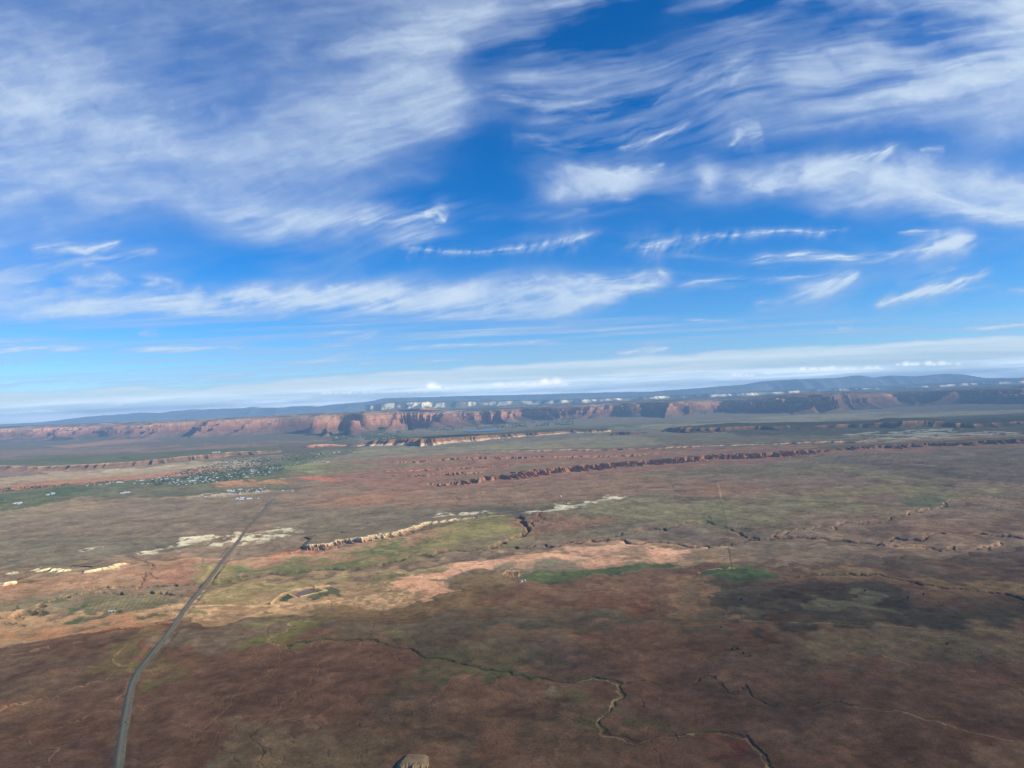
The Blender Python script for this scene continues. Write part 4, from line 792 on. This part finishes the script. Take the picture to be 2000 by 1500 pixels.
    base = C8(206, 222, 244)[None, None] * np.ones(U.shape + (1,), np.float32)
    thin = np.array([.46, .57, .80], np.float32); bright = np.array([.66, .79, .94], np.float32)
    k = sst(.25, .9, alpha)[..., None]; colr = thin * (1 - k) + bright * k
    kd = sst(0, 1, dk)[..., None] * .85; colr = colr * (1 - kd) + np.array([.84, .95, 1.0], np.float32) * kd
    colr = colr * (1 + (2.0 * dk * sst(50, 3, (825 - .044 * U) - V) * (1 - np.clip(cum, 0, 1)))[..., None])  # deck glow raised near the horizon to offset the haze
    ks = shade[..., None] * .7; colr = colr * (1 - ks) + np.array([.55, .72, .86], np.float32) * ks
    kc = np.clip(cum, 0, 1)[..., None]; colr = colr * (1 - kc) + np.array([2.0, 1.9, 1.8], np.float32) * kc  # cumulus glow raised too, so it shows through the haze
    d = ray(U, V); d = d / np.linalg.norm(d, axis=-1, keepdims=True) * 240000
    m = bpy.data.materials.new('high_cloud'); m.use_nodes = True; m.cycles.emission_sampling = 'NONE'
    n, l = m.node_tree.nodes, m.node_tree.links; n.clear()
    out = n.new('ShaderNodeOutputMaterial'); mx = n.new('ShaderNodeMixShader'); tr = n.new('ShaderNodeBsdfTransparent'); em = n.new('ShaderNodeEmission')
    a1_ = n.new('ShaderNodeAttribute'); a1_.attribute_name = 'Col'; a2_ = n.new('ShaderNodeAttribute'); a2_.attribute_name = 'cover'
    l.new(a1_.outputs['Color'], em.inputs[0]); l.new(a2_.outputs['Fac'], mx.inputs[0]); l.new(tr.outputs[0], mx.inputs[1]); l.new(em.outputs[0], mx.inputs[2]); l.new(mx.outputs[0], out.inputs[0])
    o = grid_mesh('sky', d[..., 0], d[..., 1], d[..., 2] + CAM_H, colr, m, {'cover': alpha})  # cloud sheet whose sunlit brightness is painted in as emission
    struct(o)
build_sky()

# ------------------------------------------------------------------ unseen cloud sheets, added to shade the near desert and far right cliffs
def shade_sheet(pts_ground, z, al, seed, nm):
    """an added layer of thin cloud at height z whose shade covers a ground rectangle x0,x1,y0,y1"""
    x0, x1, y0, y1 = pts_ground; k = z / sdir[2]
    xs = np.linspace(x0, x1, 160); ys = np.linspace(y0, y1, 120); X, Y = np.meshgrid(xs, ys)
    L = (y1 - y0)
    e = np.minimum(np.minimum(X - x0, x1 - X) / (x1 - x0), np.minimum(Y - y0, y1 - Y) / L)
    a = sst(0.0, .22, e + .10 * fbm(X / L * 3, Y / L * 5, 4, seed)) * np.clip(al + .28 * fbm(X / L * 2.2, Y / L * 4, 5, seed + 1), 0, .95)
    a[[0, -1]] = 0; a[:, [0, -1]] = 0
    Z = z + z * .03 * fbm(X / L * 4, Y / L * 6, 4, seed + 2)
    o = grid_mesh(nm, X + sdir[0] * k, Y + sdir[1] * k, Z, None, CLOUDM, {'cover': a}); struct(o)
CLOUDM = bpy.data.materials.new('shade_cloud_layer'); CLOUDM.use_nodes = True
n, l = CLOUDM.node_tree.nodes, CLOUDM.node_tree.links; n.clear()
out = n.new('ShaderNodeOutputMaterial'); mx = n.new('ShaderNodeMixShader'); tr = n.new('ShaderNodeBsdfTransparent'); tl = n.new('ShaderNodeBsdfTranslucent'); df = n.new('ShaderNodeBsdfDiffuse'); m2 = n.new('ShaderNodeMixShader')
tl.inputs[0].default_value = (.9, .9, .9, 1); df.inputs[0].default_value = (.9, .9, .9, 1); at = n.new('ShaderNodeAttribute'); at.attribute_name = 'cover'
l.new(df.outputs[0], m2.inputs[1]); l.new(tl.outputs[0], m2.inputs[2]); l.new(at.outputs['Fac'], mx.inputs[0]); l.new(tr.outputs[0], mx.inputs[1]); l.new(m2.outputs[0], mx.inputs[2]); l.new(mx.outputs[0], out.inputs[0])
shade_sheet((-4200, 5200, -900, 2350), 2600, .26, 801, 'shade_clouds')
shade_sheet((7200, 24000, 8800, 21000), 2600, .5, 811, 'shade_clouds')

# ------------------------------------------------------------------ the road
def road_strip(name, pts, width, mat, lift, step=12.0, edge=0.0, off=0.0):
    P = np.array(pts, float); x, y = on_ground(P[:, 0], P[:, 1]); c = np.concatenate([[0], np.cumsum(np.hypot(np.diff(x), np.diff(y)))])
    t = np.linspace(0, c[-1], int(c[-1] / step)); px = smooth1(np.interp(t, c, x), 6); py = smooth1(np.interp(t, c, y), 6)
    tx, ty = np.gradient(px), np.gradient(py); q = np.hypot(tx, ty); nx, ny = ty / q, -tx / q
    if edge: cs, zs = [-width / 2 - edge, -width / 2, width / 2, width / 2 + edge], [-1.6, 0, 0, -1.6]
    else: cs, zs = [off - width / 2, off + width / 2], [0, 0]
    zc = smooth1(gz(px, py), 12)
    X = np.stack([px + nx * q_ for q_ in cs], 0); Y = np.stack([py + ny * q_ for q_ in cs], 0); Z = np.stack([zc + lift + z_ for z_ in zs], 0)
    return grid_mesh(name, X[::-1], Y[::-1], Z[::-1], None, mat)
asphalt = flat_mat('worn_asphalt', tuple(C8(114, 109, 95, 1.3)), .9, .12, .02); gravel = flat_mat('gravel_shoulder', tuple(C8(104, 96, 80, 1.3)), .95, .2, .08)
paint = flat_mat('road_paint', (.5, .42, .12), .7, .1, .1)
ro = road_strip('road', ROAD, 8.5, asphalt, 1.5); struct(ro)
struct(road_strip('road_embankment', ROAD, 11, gravel, 1.2, edge=4))
struct(road_strip('road_line', ROAD[:9], .35, paint, 1.52))

def flat_poly(name, pts, z, mat):
    P = np.array(pts, float); x, y = on_ground(P[:, 0], P[:, 1])
    return poly_mesh(name, [(a, b, z + float(gz(a, b))) for a, b in zip(x, y)], [tuple(range(len(pts)))[::-1]], [mat])
def water_mat(name, c, rough):
    m = bpy.data.materials.new(name); m.use_nodes = True; b = m.node_tree.nodes['Principled BSDF']
    b.inputs['Base Color'].default_value = (*c, 1); b.inputs['Roughness'].default_value = rough; b.inputs['IOR'].default_value = 1.33
    return m
def level_poly(name, pts, z, mat):
    P = np.array(pts, float); x, y = on_ground(P[:, 0], P[:, 1]); zz = float(np.max(gz(x, y))) + z
    return poly_mesh(name, [(a, b, zz) for a, b in zip(x, y)], [tuple(range(len(pts)))[::-1]], [mat])
struct(level_poly('pond_water', [(576, 1164), (584, 1158), (598, 1153), (606, 1152), (610, 1155), (604, 1159), (592, 1162), (584, 1165)], .6, flat_mat('muddy_water', (.27, .20, .175), .9, .1, .02, .05)))
struct(level_poly('lake_water', [(905, 843), (920, 840.5), (950, 839), (985, 838.6), (975, 841), (945, 842.5), (918, 844)], 4, water_mat('lake_surface', (.10, .22, .36), .25)))

# ------------------------------------------------------------------ things
rng = np.random.RandomState(7)
def ground_pt(u, v):
    x, y = on_ground(u, v); x = float(x); y = float(y); return x, y, float(gz(x, y))
def empty(name, loc, rz=0.0, sc=1.0):
    o = bpy.data.objects.new(name, None); o.location = loc; o.rotation_euler = (0, 0, rz); o.scale = (sc,) * 3
    scene.collection.objects.link(o); return o
def copy_thing(root, loc, rz, sc=1.0):
    r = root.copy(); scene.collection.objects.link(r); r.location = loc; r.rotation_euler = (0, 0, rz); r.scale = (sc,) * 3
    for ch in list(root.children):
        c_ = ch.copy(); scene.collection.objects.link(c_); c_.parent = r
        for g_ in ch.children:
            d_ = g_.copy(); scene.collection.objects.link(d_); d_.parent = c_
    return r
WALLS = [flat_mat('white_wall', (.74, .73, .70)), flat_mat('cream_wall', (.60, .54, .42)), flat_mat('grey_wall', (.42, .42, .41)), flat_mat('tan_wall', (.45, .36, .27))]
ROOFS = [flat_mat('pale_metal_roof', (.70, .72, .73), .5), flat_mat('grey_shingle_roof', (.30, .29, .28)), flat_mat('brown_shingle_roof', (.24, .17, .13)), flat_mat('light_gravel_roof', (.58, .55, .5))]
GLASS = flat_mat('dark_window', (.04, .05, .06), .2); DARK = flat_mat('dark_opening', (.03, .03, .03))
def house_mesh(name, w, d, h, r, wm, rm):
    x, y, e = w / 2, d / 2, .5
    v = [(-x, -y, 0), (x, -y, 0), (x, y, 0), (-x, y, 0), (-x, -y, h), (x, -y, h), (x, y, h), (-x, y, h), (-x, 0, h + r), (x, 0, h + r),
         (-x - e, -y - e, h - .2), (x + e, -y - e, h - .2), (x + e, 0, h + r + .15), (-x - e, 0, h + r + .15), (x + e, y + e, h - .2), (-x - e, y + e, h - .2)]
    f = [(0, 1, 5, 4), (1, 2, 6, 9, 5), (2, 3, 7, 6), (3, 0, 4, 8, 7), (10, 11, 12, 13), (12, 14, 15, 13)]; fm = [0, 0, 0, 0, 1, 1]
    for k in range(-1, 2):                               # windows and a door sit 3 cm proud of the walls
        for sy in (-1, 1):
            cx, b0 = k * w * .3, (.1 if k == 0 and sy < 0 else 1.0); n0 = len(v); yy = sy * (y + .03)
            v += [(cx - .7, yy, b0), (cx + .7, yy, b0), (cx + .7, yy, 2.2), (cx - .7, yy, 2.2)]; f.append((n0, n0 + 1, n0 + 2, n0 + 3) if sy < 0 else (n0 + 3, n0 + 2, n0 + 1, n0)); fm.append(2)
    o = poly_mesh(name, v, f, [wm, rm, GLASS], fm); return o
kinds = [('white house', 15, 10, 3.4, 2.2, 0, 0), ('cream house', 16, 11, 3.6, 2.4, 1, 3), ('grey house', 14, 10, 3.3, 2.2, 2, 1), ('tan house', 17, 11, 3.5, 2.3, 3, 2), ('white warehouse', 34, 18, 6, 2.6, 0, 0)]
protos = {}
def place_house(k, u, v, rz, sc, label, group, cat='house', nm='house'):
    x, y, z = ground_pt(u, v); nmk = (k, nm)
    if nmk not in protos:
        _, w, d, h, r, wm, rm = kinds[k]; o = house_mesh(nm, w, d, h, r, WALLS[wm], ROOFS[rm]); protos[nmk] = o
    else:
        o = protos[nmk].copy(); scene.collection.objects.link(o)
    o.location = (x, y, z - .3); o.rotation_euler = (0, 0, rz); o.scale = (sc,) * 3
    tag(o, label, cat, group)
def cluster(pts, n, where, seed, mix_=(0, 1, 2, 3), big=.06, sc=(.8, 1.3)):
    rs = np.random.RandomState(seed); P = np.array(pts, float); k = 0; cols = {0: 'white', 1: 'cream', 2: 'grey', 3: 'tan'}; tries = 0
    used = []
    while k < n and tries < 4000:
        tries += 1
        u = rs.uniform(P[:, 0].min(), P[:, 0].max()); v = rs.uniform(P[:, 1].min(), P[:, 1].max())
        if not inside(np.array([u]), np.array([v]), pts)[0]: continue
        if any(abs(u - a) < 3.2 and abs(v - b) < .9 for a, b in used): continue
        used.append((u, v)); c_ = int(rs.choice(mix_)); g = rs.rand() < big
        rz = .35 + (rs.randint(2) * math.pi / 2) + rs.randn() * .05
        if g: place_house(4, u, v, rz, rs.uniform(.8, 1.1), 'long white warehouse ' + where, 'white warehouses ' + where, 'warehouse', 'warehouse')
        else: place_house(c_, u, v, rz, rs.uniform(*sc), cols[c_] + ' house ' + where, cols[c_] + ' houses ' + where)
        k += 1
DENSE = [(285, 944), (330, 926), (420, 906), (480, 896), (545, 906), (558, 918), (530, 928), (470, 938), (380, 948), (300, 949)]
cluster(DENSE, 150, 'among trees in the valley town', 1, (0, 0, 1, 2, 3), sc=(.9, 1.5))
cluster([(330, 938), (400, 930), (420, 942), (340, 949)], 26, 'along the near edge of the valley town', 2, (0, 1), .25, (1.1, 1.6))
cluster([(445, 957), (520, 952), (530, 958), (450, 966)], 30, 'in the settlement beside the far end of the road', 3, (0, 1, 1, 2), .15, (.7, 1.1))
cluster([(395, 966), (440, 965), (440, 970), (395, 972)], 9, 'on the pale flat left of the far end of the road', 4, (0, 1), 0)
cluster([(462, 972), (505, 970), (505, 974), (462, 976)], 6, 'in the row just short of the roadside settlement', 5, (0,), .5)
cluster([(165, 947), (238, 938), (242, 944), (170, 952)], 14, 'at the farmstead left of the valley town', 6, (0, 1), .1)
cluster([(560, 906), (640, 899), (645, 903), (562, 910)], 14, 'in the strip right of the valley town', 7, (0, 1, 3), .1)
cluster([(240, 945), (300, 930), (330, 930), (300, 946)], 16, 'on the left outskirts of the valley town', 15, (0, 1), .1)
cluster([(240, 962), (250, 960), (252, 966), (238, 968)], 3, 'on the field edge below the town', 8, (0,), .5)
cluster([(18, 985), (42, 982), (44, 988), (20, 990)], 4, 'by the green fields at the left edge', 9, (0,), .3)
cluster([(84, 964), (112, 961), (112, 966), (86, 968)], 4, 'between the green fields on the left', 10, (0,), .3)
cluster([(548, 957), (576, 954), (576, 960), (550, 962)], 5, 'just right of the far end of the road', 11, (0, 2), 0)
cluster([(610, 890), (690, 878), (692, 882), (615, 893)], 14, 'under the white rock strip beyond the town', 12, (0, 1), .2)
cluster([(640, 845), (760, 846), (770, 856), (650, 858)], 16, 'at the foot of the red cliffs left of the lake', 13, (0, 1), .3, (1.5, 2.2))
cluster([(880, 832), (1080, 824), (1090, 830), (900, 838)], 16, 'on the green flat beyond the lake', 14, (0, 1), .3, (1.5, 2.2))
for q, (u, v, lb) in enumerate([(401, 887.6, 'left of three large white buildings on the rim of the long red ledge'), (404.5, 887.4, 'middle of three large white buildings on the rim of the long red ledge'), (409, 887.0, 'right of three large white buildings on the rim of the long red ledge')]):
    x, y, z = ground_pt(u, v + 11)
    o = house_mesh('hall', 26, 16, 12, 3, WALLS[0], ROOFS[0]); o.location = (x + 12 * q, y + 260, 72); o.rotation_euler = (0, 0, .2); tag(o, lb, 'building', 'white buildings on the ledge rim')

def blob_cloud(name, pts, rads, mats, seed, flat=.75, sub_=1):
    """many small faceted leafy clumps in one mesh"""
    t = (1 + 5 ** .5) / 2
    base = np.array([(-1, t, 0), (1, t, 0), (-1, -t, 0), (1, -t, 0), (0, -1, t), (0, 1, t), (0, -1, -t), (0, 1, -t), (t, 0, -1), (t, 0, 1), (-t, 0, -1), (-t, 0, 1)], float); base /= np.linalg.norm(base[0])
    tri = np.array([(0, 11, 5), (0, 5, 1), (0, 1, 7), (0, 7, 10), (0, 10, 11), (1, 5, 9), (5, 11, 4), (11, 10, 2), (10, 7, 6), (7, 1, 8), (3, 9, 4), (3, 4, 2), (3, 2, 6), (3, 6, 8), (3, 8, 9), (4, 9, 5), (2, 4, 11), (6, 2, 10), (8, 6, 7), (9, 8, 1)])
    rs = np.random.RandomState(seed); n = len(pts); P = np.array(pts)
    V = base[None] * (1 + .45 * rs.randn(n, 12, 1)) * np.array(rads)[:, None, None]; V[..., 2] *= flat; V = V + P[:, None]
    me = bpy.data.meshes.new(name); me.vertices.add(n * 12); me.vertices.foreach_set('co', V.astype(np.float32).reshape(-1))
    f = (tri[None] + (np.arange(n) * 12)[:, None, None]).reshape(-1).astype(np.int32)
    me.loops.add(len(f)); me.loops.foreach_set('vertex_index', f); me.polygons.add(len(f) // 3); me.polygons.foreach_set('loop_start', np.arange(0, len(f), 3, dtype=np.int32)); me.update(calc_edges=True)
    for m_ in mats: me.materials.append(m_)
    o = bpy.data.objects.new(name, me); scene.collection.objects.link(o); return o
LEAF = flat_mat('cottonwood_leaves', (.06, .11, .05), .8, .4, .05); JUN = flat_mat('juniper_foliage', (.022, .032, .014), .9, .4, 1.5); SAGE = flat_mat('sage_foliage', (.10, .098, .065), .9, .35, .02); BARK = flat_mat('juniper_bark', (.10, .07, .05), .9, .3, 3)
pts, rad = [], []
def scatter(poly_, n, r0, r1, seed):
    rs = np.random.RandomState(seed); P = np.array(poly_, float); k = 0
    while k < n:
        m_ = 4000; u = rs.uniform(P[:, 0].min(), P[:, 0].max(), m_); v = rs.uniform(P[:, 1].min(), P[:, 1].max(), m_)
        ok = inside(u, v, poly_) & (noise(u / 14, v / 4, seed) > -.35); u, v = u[ok], v[ok]; x, y = on_ground(u, v); z = gz(x, y)
        for a, b, c_ in zip(x, y, z):
            if k >= n: break
            r = rs.uniform(r0, r1); pts.append((a, b, c_ + r * .6)); rad.append(r); k += 1
scatter(DENSE, 1500, 3, 6.5, 21); scatter([(270, 948), (420, 902), (490, 888), (560, 900), (570, 915), (400, 945)], 500, 3, 7, 22); scatter([(165, 944), (240, 935), (242, 939), (170, 948)], 60, 4, 8, 23)
scatter([(640, 842), (780, 842), (800, 856), (650, 862)], 700, 6, 14, 24); scatter([(820, 838), (1120, 818), (1120, 830), (850, 842)], 900, 6, 14, 25); scatter([(0, 955), (130, 944), (140, 948), (0, 962)], 90, 4, 8, 26); scatter([(480, 900), (620, 880), (640, 888), (560, 905)], 300, 3, 7, 27)
o = blob_cloud('town_grove', pts, rad, [LEAF], 5); tag(o, 'dark green trees massed between the houses of the valley towns', 'trees'); o['kind'] = 'stuff'

# shrubs of the near desert
rs = np.random.RandomState(31); N = 60000
yy_ = 1050 * (3600 / 1050) ** rs.rand(N); xx_ = (rs.rand(N) * 2 - 1) * .78 * yy_
dens = noise(xx_ / 260, yy_ / 260, 71) + .6 * noise(xx_ / 70, yy_ / 70, 72) + .3 * noise(xx_ / 900, yy_ / 900, 73); ok = dens > .15 + .6 * rs.rand(N)
rx_, ry_ = on_ground(np.array([p[0] for p in ROAD], float), np.array([p[1] for p in ROAD], float)); dr_, _, _ = seg_dist(xx_, yy_, list(zip(rx_, ry_)), 1.0); ok &= dr_ > 18
xx_, yy_ = xx_[ok][:7000], yy_[ok][:7000]; rr_ = (.3 + .8 * rs.rand(len(xx_)) ** 2.5) * (1 + .4 * (yy_ / 2500))
o = blob_cloud('shrubs', np.stack([xx_, yy_, gz(xx_, yy_) + rr_ * .3], -1), rr_, [SAGE], 6, .6); tag(o, 'low grey green sagebrush scattered over the near desert', 'shrubs'); o['kind'] = 'stuff'

# lone junipers
def make_juniper(loc):
    root = empty('juniper_tree', loc); rs = np.random.RandomState(3)
    vs, fs = [], []
    def limb(p, q, r0_, r1_):
        p = np.array(p, float); q = np.array(q, float); d = q - p; a = np.cross(d, [.3, .1, 1]); a /= np.linalg.norm(a); b = np.cross(d, a); b /= np.linalg.norm(b); n0 = len(vs)
        for c_, r_ in ((p, r0_), (q, r1_)):
            for k in range(7): th = k * 2 * math.pi / 7; vs.append(tuple(c_ + (a * math.cos(th) + b * math.sin(th)) * r_))
        for k in range(7): fs.append((n0 + k, n0 + (k + 1) % 7, n0 + 7 + (k + 1) % 7, n0 + 7 + k))
    limb((0, 0, -.3), (.15, .1, 1.4), .42, .3); tips = []
    for k in range(7):
        th = k * .9; q = (math.cos(th) * 1.3, math.sin(th) * 1.3, 2.4 + .25 * k); limb((.15, .1, 1.1 + .12 * k), q, .2, .06); tips.append(q)
    limb((.15, .1, 1.4), (0, .1, 4.6), .26, .06)
    poly_mesh('trunk', vs, fs, [BARK], parent=root)
    P, R = [], []
    for k in range(420):
        d = rs.randn(3); d /= np.linalg.norm(d); r = rs.rand() ** .4 * (1 + .25 * math.sin(d[0] * 5 + d[1] * 4)); p = np.array([0, 0, 3.1]) + d * r * np.array([2.3, 2.2, 2.5])
        if p[2] > .6: P.append(p); R.append(rs.uniform(.16, .38))
    c_ = blob_cloud('crown', P, R, [JUN], 8, .9); c_.parent = root
    return root
J = [(1430, 1271, 1.0, 'dark juniper, leftmost of the pair at the top of the lone juniper cluster'), (1441, 1270, 1.05, 'dark juniper, right one of the pair at the top of the lone juniper cluster'), (1452, 1279.5, .95, 'dark juniper in the middle of the lone cluster, below the pair'),
     (1439, 1284, .6, 'smallest juniper of the lone cluster, at its lower left'), (1465, 1284, .85, 'dark juniper at the lower right of the lone cluster'), (1773, 1172, 1.2, 'lone juniper on the pale patch inside the charcoal ground, left of its neighbour'),
     (1804, 1164, 1.1, 'lone juniper farther right on the pale patch inside the charcoal ground'), (1690, 1156, 1.1, 'lone juniper near the top edge of the charcoal ground'), (1448, 1176, 1.2, 'lone juniper beside the dark fence line'),
     (1385, 1170, .9, 'lone juniper on the tan ground left of the dark fence line'), (1409, 1229, .8, 'small juniper just below the lower end of the fence line'), (1850, 1260, 1.0, 'lone juniper on the olive slope at the far right'), (1379, 1155, .6, 'tiny juniper above the tan ground left of the fence line')]
j0 = None
for k, (u, v, sc_, lb) in enumerate(J):
    loc = ground_pt(u, v + 1.5)
    if j0 is None: j0 = make_juniper(loc); t_ = j0; t_.scale = (sc_,) * 3
    else: t_ = copy_thing(j0, loc, k * 1.7, sc_)
    tag(t_, lb, 'tree', 'lone junipers on the near desert')

# stock tanks, sheds, cars
def lathe(name, prof, n, mat, parent=None, cap=True):
    vs = [(r * math.cos(2 * math.pi * k / n), r * math.sin(2 * math.pi * k / n), z) for r, z in prof for k in range(n)]; fs = []
    for j in range(len(prof) - 1):
        for k in range(n): a = j * n + k; b = j * n + (k + 1) % n; fs.append((a, b, b + n, a + n))
    return poly_mesh(name, vs, fs, [mat], parent=parent)
tankw = flat_mat('white_tank_paint', (.72, .72, .70), .5); tankr = flat_mat('tank_roof_paint', (.6, .6, .6), .5)
def make_tank(loc, r, h, label, dark=False):
    t_ = empty('water_tank', loc)
    lathe('tank_wall', [(r, -.4), (r, h), (r - .12, h), (r - .12, h - .3)], 28, tankw, t_)
    if dark: lathe('dark_disc', [(0, h - .4), (r - .13, h - .4)], 28, water_mat('tank_dark', (.01, .02, .02), .2), t_)  # dark disc just below the rim
    else: lathe('tank_roof', [(r + .15, h + .02), (r * .3, h + r * .32), (0, h + r * .36)], 28, tankr, t_); lathe('roof_vent', [(.3, h + r * .3), (.3, h + r * .36 + .5), (0, h + r * .36 + .6)], 10, tankr, t_)
    return tag(t_, label, 'water tank', 'stock tanks')
make_tank(ground_pt(1019, 1136.5), 3.2, 4.4, 'white roofed water tank by the earthworks at the tip of the green strip'); make_tank(ground_pt(1025, 1134.5), 2.6, 3.4, 'smaller white water tank right beside the roofed one by the green strip')
make_tank(ground_pt(1016.5, 1138), 3.4, 1.0, 'low open stock tank with a dark inside beside the two white tanks', True); make_tank(ground_pt(1095, 971.5), 5.5, 6, 'small white tank alone on the tan plain in the middle distance')
def bxs(name, b, mats, parent, fm=None):
    vs, fs, mi = [], [], []
    for (x0, x1, y0, y1, z0, z1, m_) in b:
        n0 = len(vs); vs += [(x, y, z) for z in (z0, z1) for y in (y0, y1) for x in (x0, x1)]
        fs += [tuple(n0 + i for i in q) for q in ((0, 2, 3, 1), (4, 5, 7, 6), (0, 1, 5, 4), (2, 6, 7, 3), (0, 4, 6, 2), (1, 3, 7, 5))]; mi += [m_] * 6
    return poly_mesh(name, vs, fs, mats, mi, parent)
def make_shed(loc, rz, w, d, h, wm, rm, label):
    t_ = empty('shed', loc, rz)
    bxs('wall', [(-w / 2, w / 2, -d / 2, d / 2, -.3, h, 0)], [wm], t_)
    x, y = w / 2 + .4, d / 2 + .4
    poly_mesh('roof', [(-x, -y, h - .1), (x, -y, h - .1), (x, 0, h + 1.5), (-x, 0, h + 1.5), (x, y, h - .1), (-x, y, h - .1), (-x, -y, h - .3), (x, -y, h - .3), (x, y, h - .3), (-x, y, h - .3)], [(0, 1, 2, 3), (3, 2, 4, 5), (6, 7, 1, 0), (5, 4, 8, 9), (1, 7, 8, 4, 2), (0, 3, 5, 9, 6), (6, 9, 8, 7)], [rm], parent=t_)
    bxs('door', [(-1.4, 1.4, -d / 2 - .06, -d / 2 - .01, 0, 2.6, 0)], [DARK], t_)
    return tag(t_, label, 'shed', 'sheds below the terraced plot')
make_shed(ground_pt(216, 1196.5), .1, 11, 6, 2.8, WALLS[0], ROOFS[0], 'long white shed at the lower edge of the terraced plot'); make_shed(ground_pt(223, 1196), .1, 6, 5, 2.6, WALLS[1], ROOFS[3], 'small cream shed between the white shed and the dark barn'); make_shed(ground_pt(235, 1198), .2, 10, 8, 3.6, flat_mat('weathered_boards', (.09, .07, .06)), flat_mat('rusty_roof', (.12, .07, .05)), 'dark weathered barn below the terraced plot')
def make_car(loc, rz, paint_, label):
    t_ = empty('car', loc, rz)
    sec = [(-2.35, .55, .9), (-2.3, .4, 1.0), (-1.2, .35, 1.08), (-.7, .35, 1.1), (.3, .35, 1.1), (1.5, .35, 1.1), (2.2, .38, 1.05), (2.35, .55, .95)]; vs, fs = [], []
    for x, z0, z1 in sec: vs += [(x, -.9, z0), (x, -.93, (z0 + z1) / 2), (x, -.85, z1), (x, .85, z1), (x, .93, (z0 + z1) / 2), (x, .9, z0)]
    for j in range(len(sec) - 1):
        for k in range(6): a = j * 6 + k; b = j * 6 + (k + 1) % 6; fs.append((a, a + 6, b + 6, b))
    fs += [tuple(range(6)), tuple(range(len(vs) - 6, len(vs)))[::-1]]; poly_mesh('body', vs, fs, [paint_], parent=t_)
    vs = [(-1.25, -.8, 1.1), (2.2, -.8, 1.1), (2.2, .8, 1.1), (-1.25, .8, 1.1), (-.55, -.68, 1.72), (1.9, -.68, 1.72), (1.9, .68, 1.72), (-.55, .68, 1.72)]
    cab = poly_mesh('cabin', vs, [(0, 1, 5, 4), (1, 2, 6, 5), (2, 3, 7, 6), (3, 0, 4, 7), (4, 5, 6, 7)], [GLASS, paint_], [0, 0, 0, 0, 1], parent=t_)
    for sx in (-1.45, 1.45):
        for sy in (-1, 1):
            w_ = lathe('wheel', [(0, -.11), (.34, -.11), (.36, 0), (.34, .11), (0, .11)], 16, DARK, t_); w_.location = (sx, sy * .84, .36); w_.rotation_euler = (math.pi / 2, 0, 0)
            r_ = lathe('rim', [(0, .13), (.2, .12)], 12, ROOFS[0], w_); 
    for sy in (-1, 1): bxs('headlight', [(-2.39, -2.33, sy * .68 - .14, sy * .68 + .14, .72, .86, 0)], [WALLS[0]], t_); bxs('tail_light', [(2.33, 2.38, sy * .72 - .1, sy * .72 + .1, .75, .95, 0)], [flat_mat('tail_lamp', (.3, .02, .02), .3)], t_)
    return tag(t_, label, 'car', 'vehicles on the road')
def on_road(v, side):
    P = np.array(ROAD, float); u = np.interp(v, P[::-1, 1], P[::-1, 0]); u2 = np.interp(v - 8, P[::-1, 1], P[::-1, 0])
    a = ground_pt(u, v); b = ground_pt(u2, v - 8); th = math.atan2(b[1] - a[1], b[0] - a[0]); zc = a[2] + 1.55
    return (a[0] + math.sin(th) * side, a[1] - math.cos(th) * side, zc), th
l1, a1r = on_road(1416, 2.4); make_car(l1, a1r + math.pi, flat_mat('black_car_paint', (.015, .016, .02), .25), 'dark car driving on the near stretch of the straight road')
l1, a1r = on_road(1018, 2.4); t_ = make_car(l1, a1r + math.pi, flat_mat('dark_lorry_paint', (.03, .03, .035), .3), 'dark vehicle far up the straight road, above the white marl'); t_.scale = (1.8, 1.4, 1.7)

# ------------------------------------------------------------------ the air
def box_mesh(name, x0, x1, y0, y1, z0, z1, mats):
    v = [(x, y, z) for z in (z0, z1) for y in (y0, y1) for x in (x0, x1)]
    f = [(0, 2, 3, 1), (4, 5, 7, 6), (0, 1, 5, 4), (2, 6, 7, 3), (0, 4, 6, 2), (1, 3, 7, 5)]
    return poly_mesh(name, v, f, mats)
hm_ = bpy.data.materials.new('haze_air'); hm_.use_nodes = True
n, l = hm_.node_tree.nodes, hm_.node_tree.links; n.clear()
out = n.new('ShaderNodeOutputMaterial'); pv = n.new('ShaderNodeVolumePrincipled')
pv.inputs['Color'].default_value = (0.44, 0.71, 1.0, 1); pv.inputs['Density'].default_value = 2.3e-5; pv.inputs['Anisotropy'].default_value = 0.0
l.new(pv.outputs[0], out.inputs['Volume'])
hz = box_mesh('haze', -95000, 95000, -4000, 82000, -80, 1420, [hm_]); struct(hz, kind='stuff')
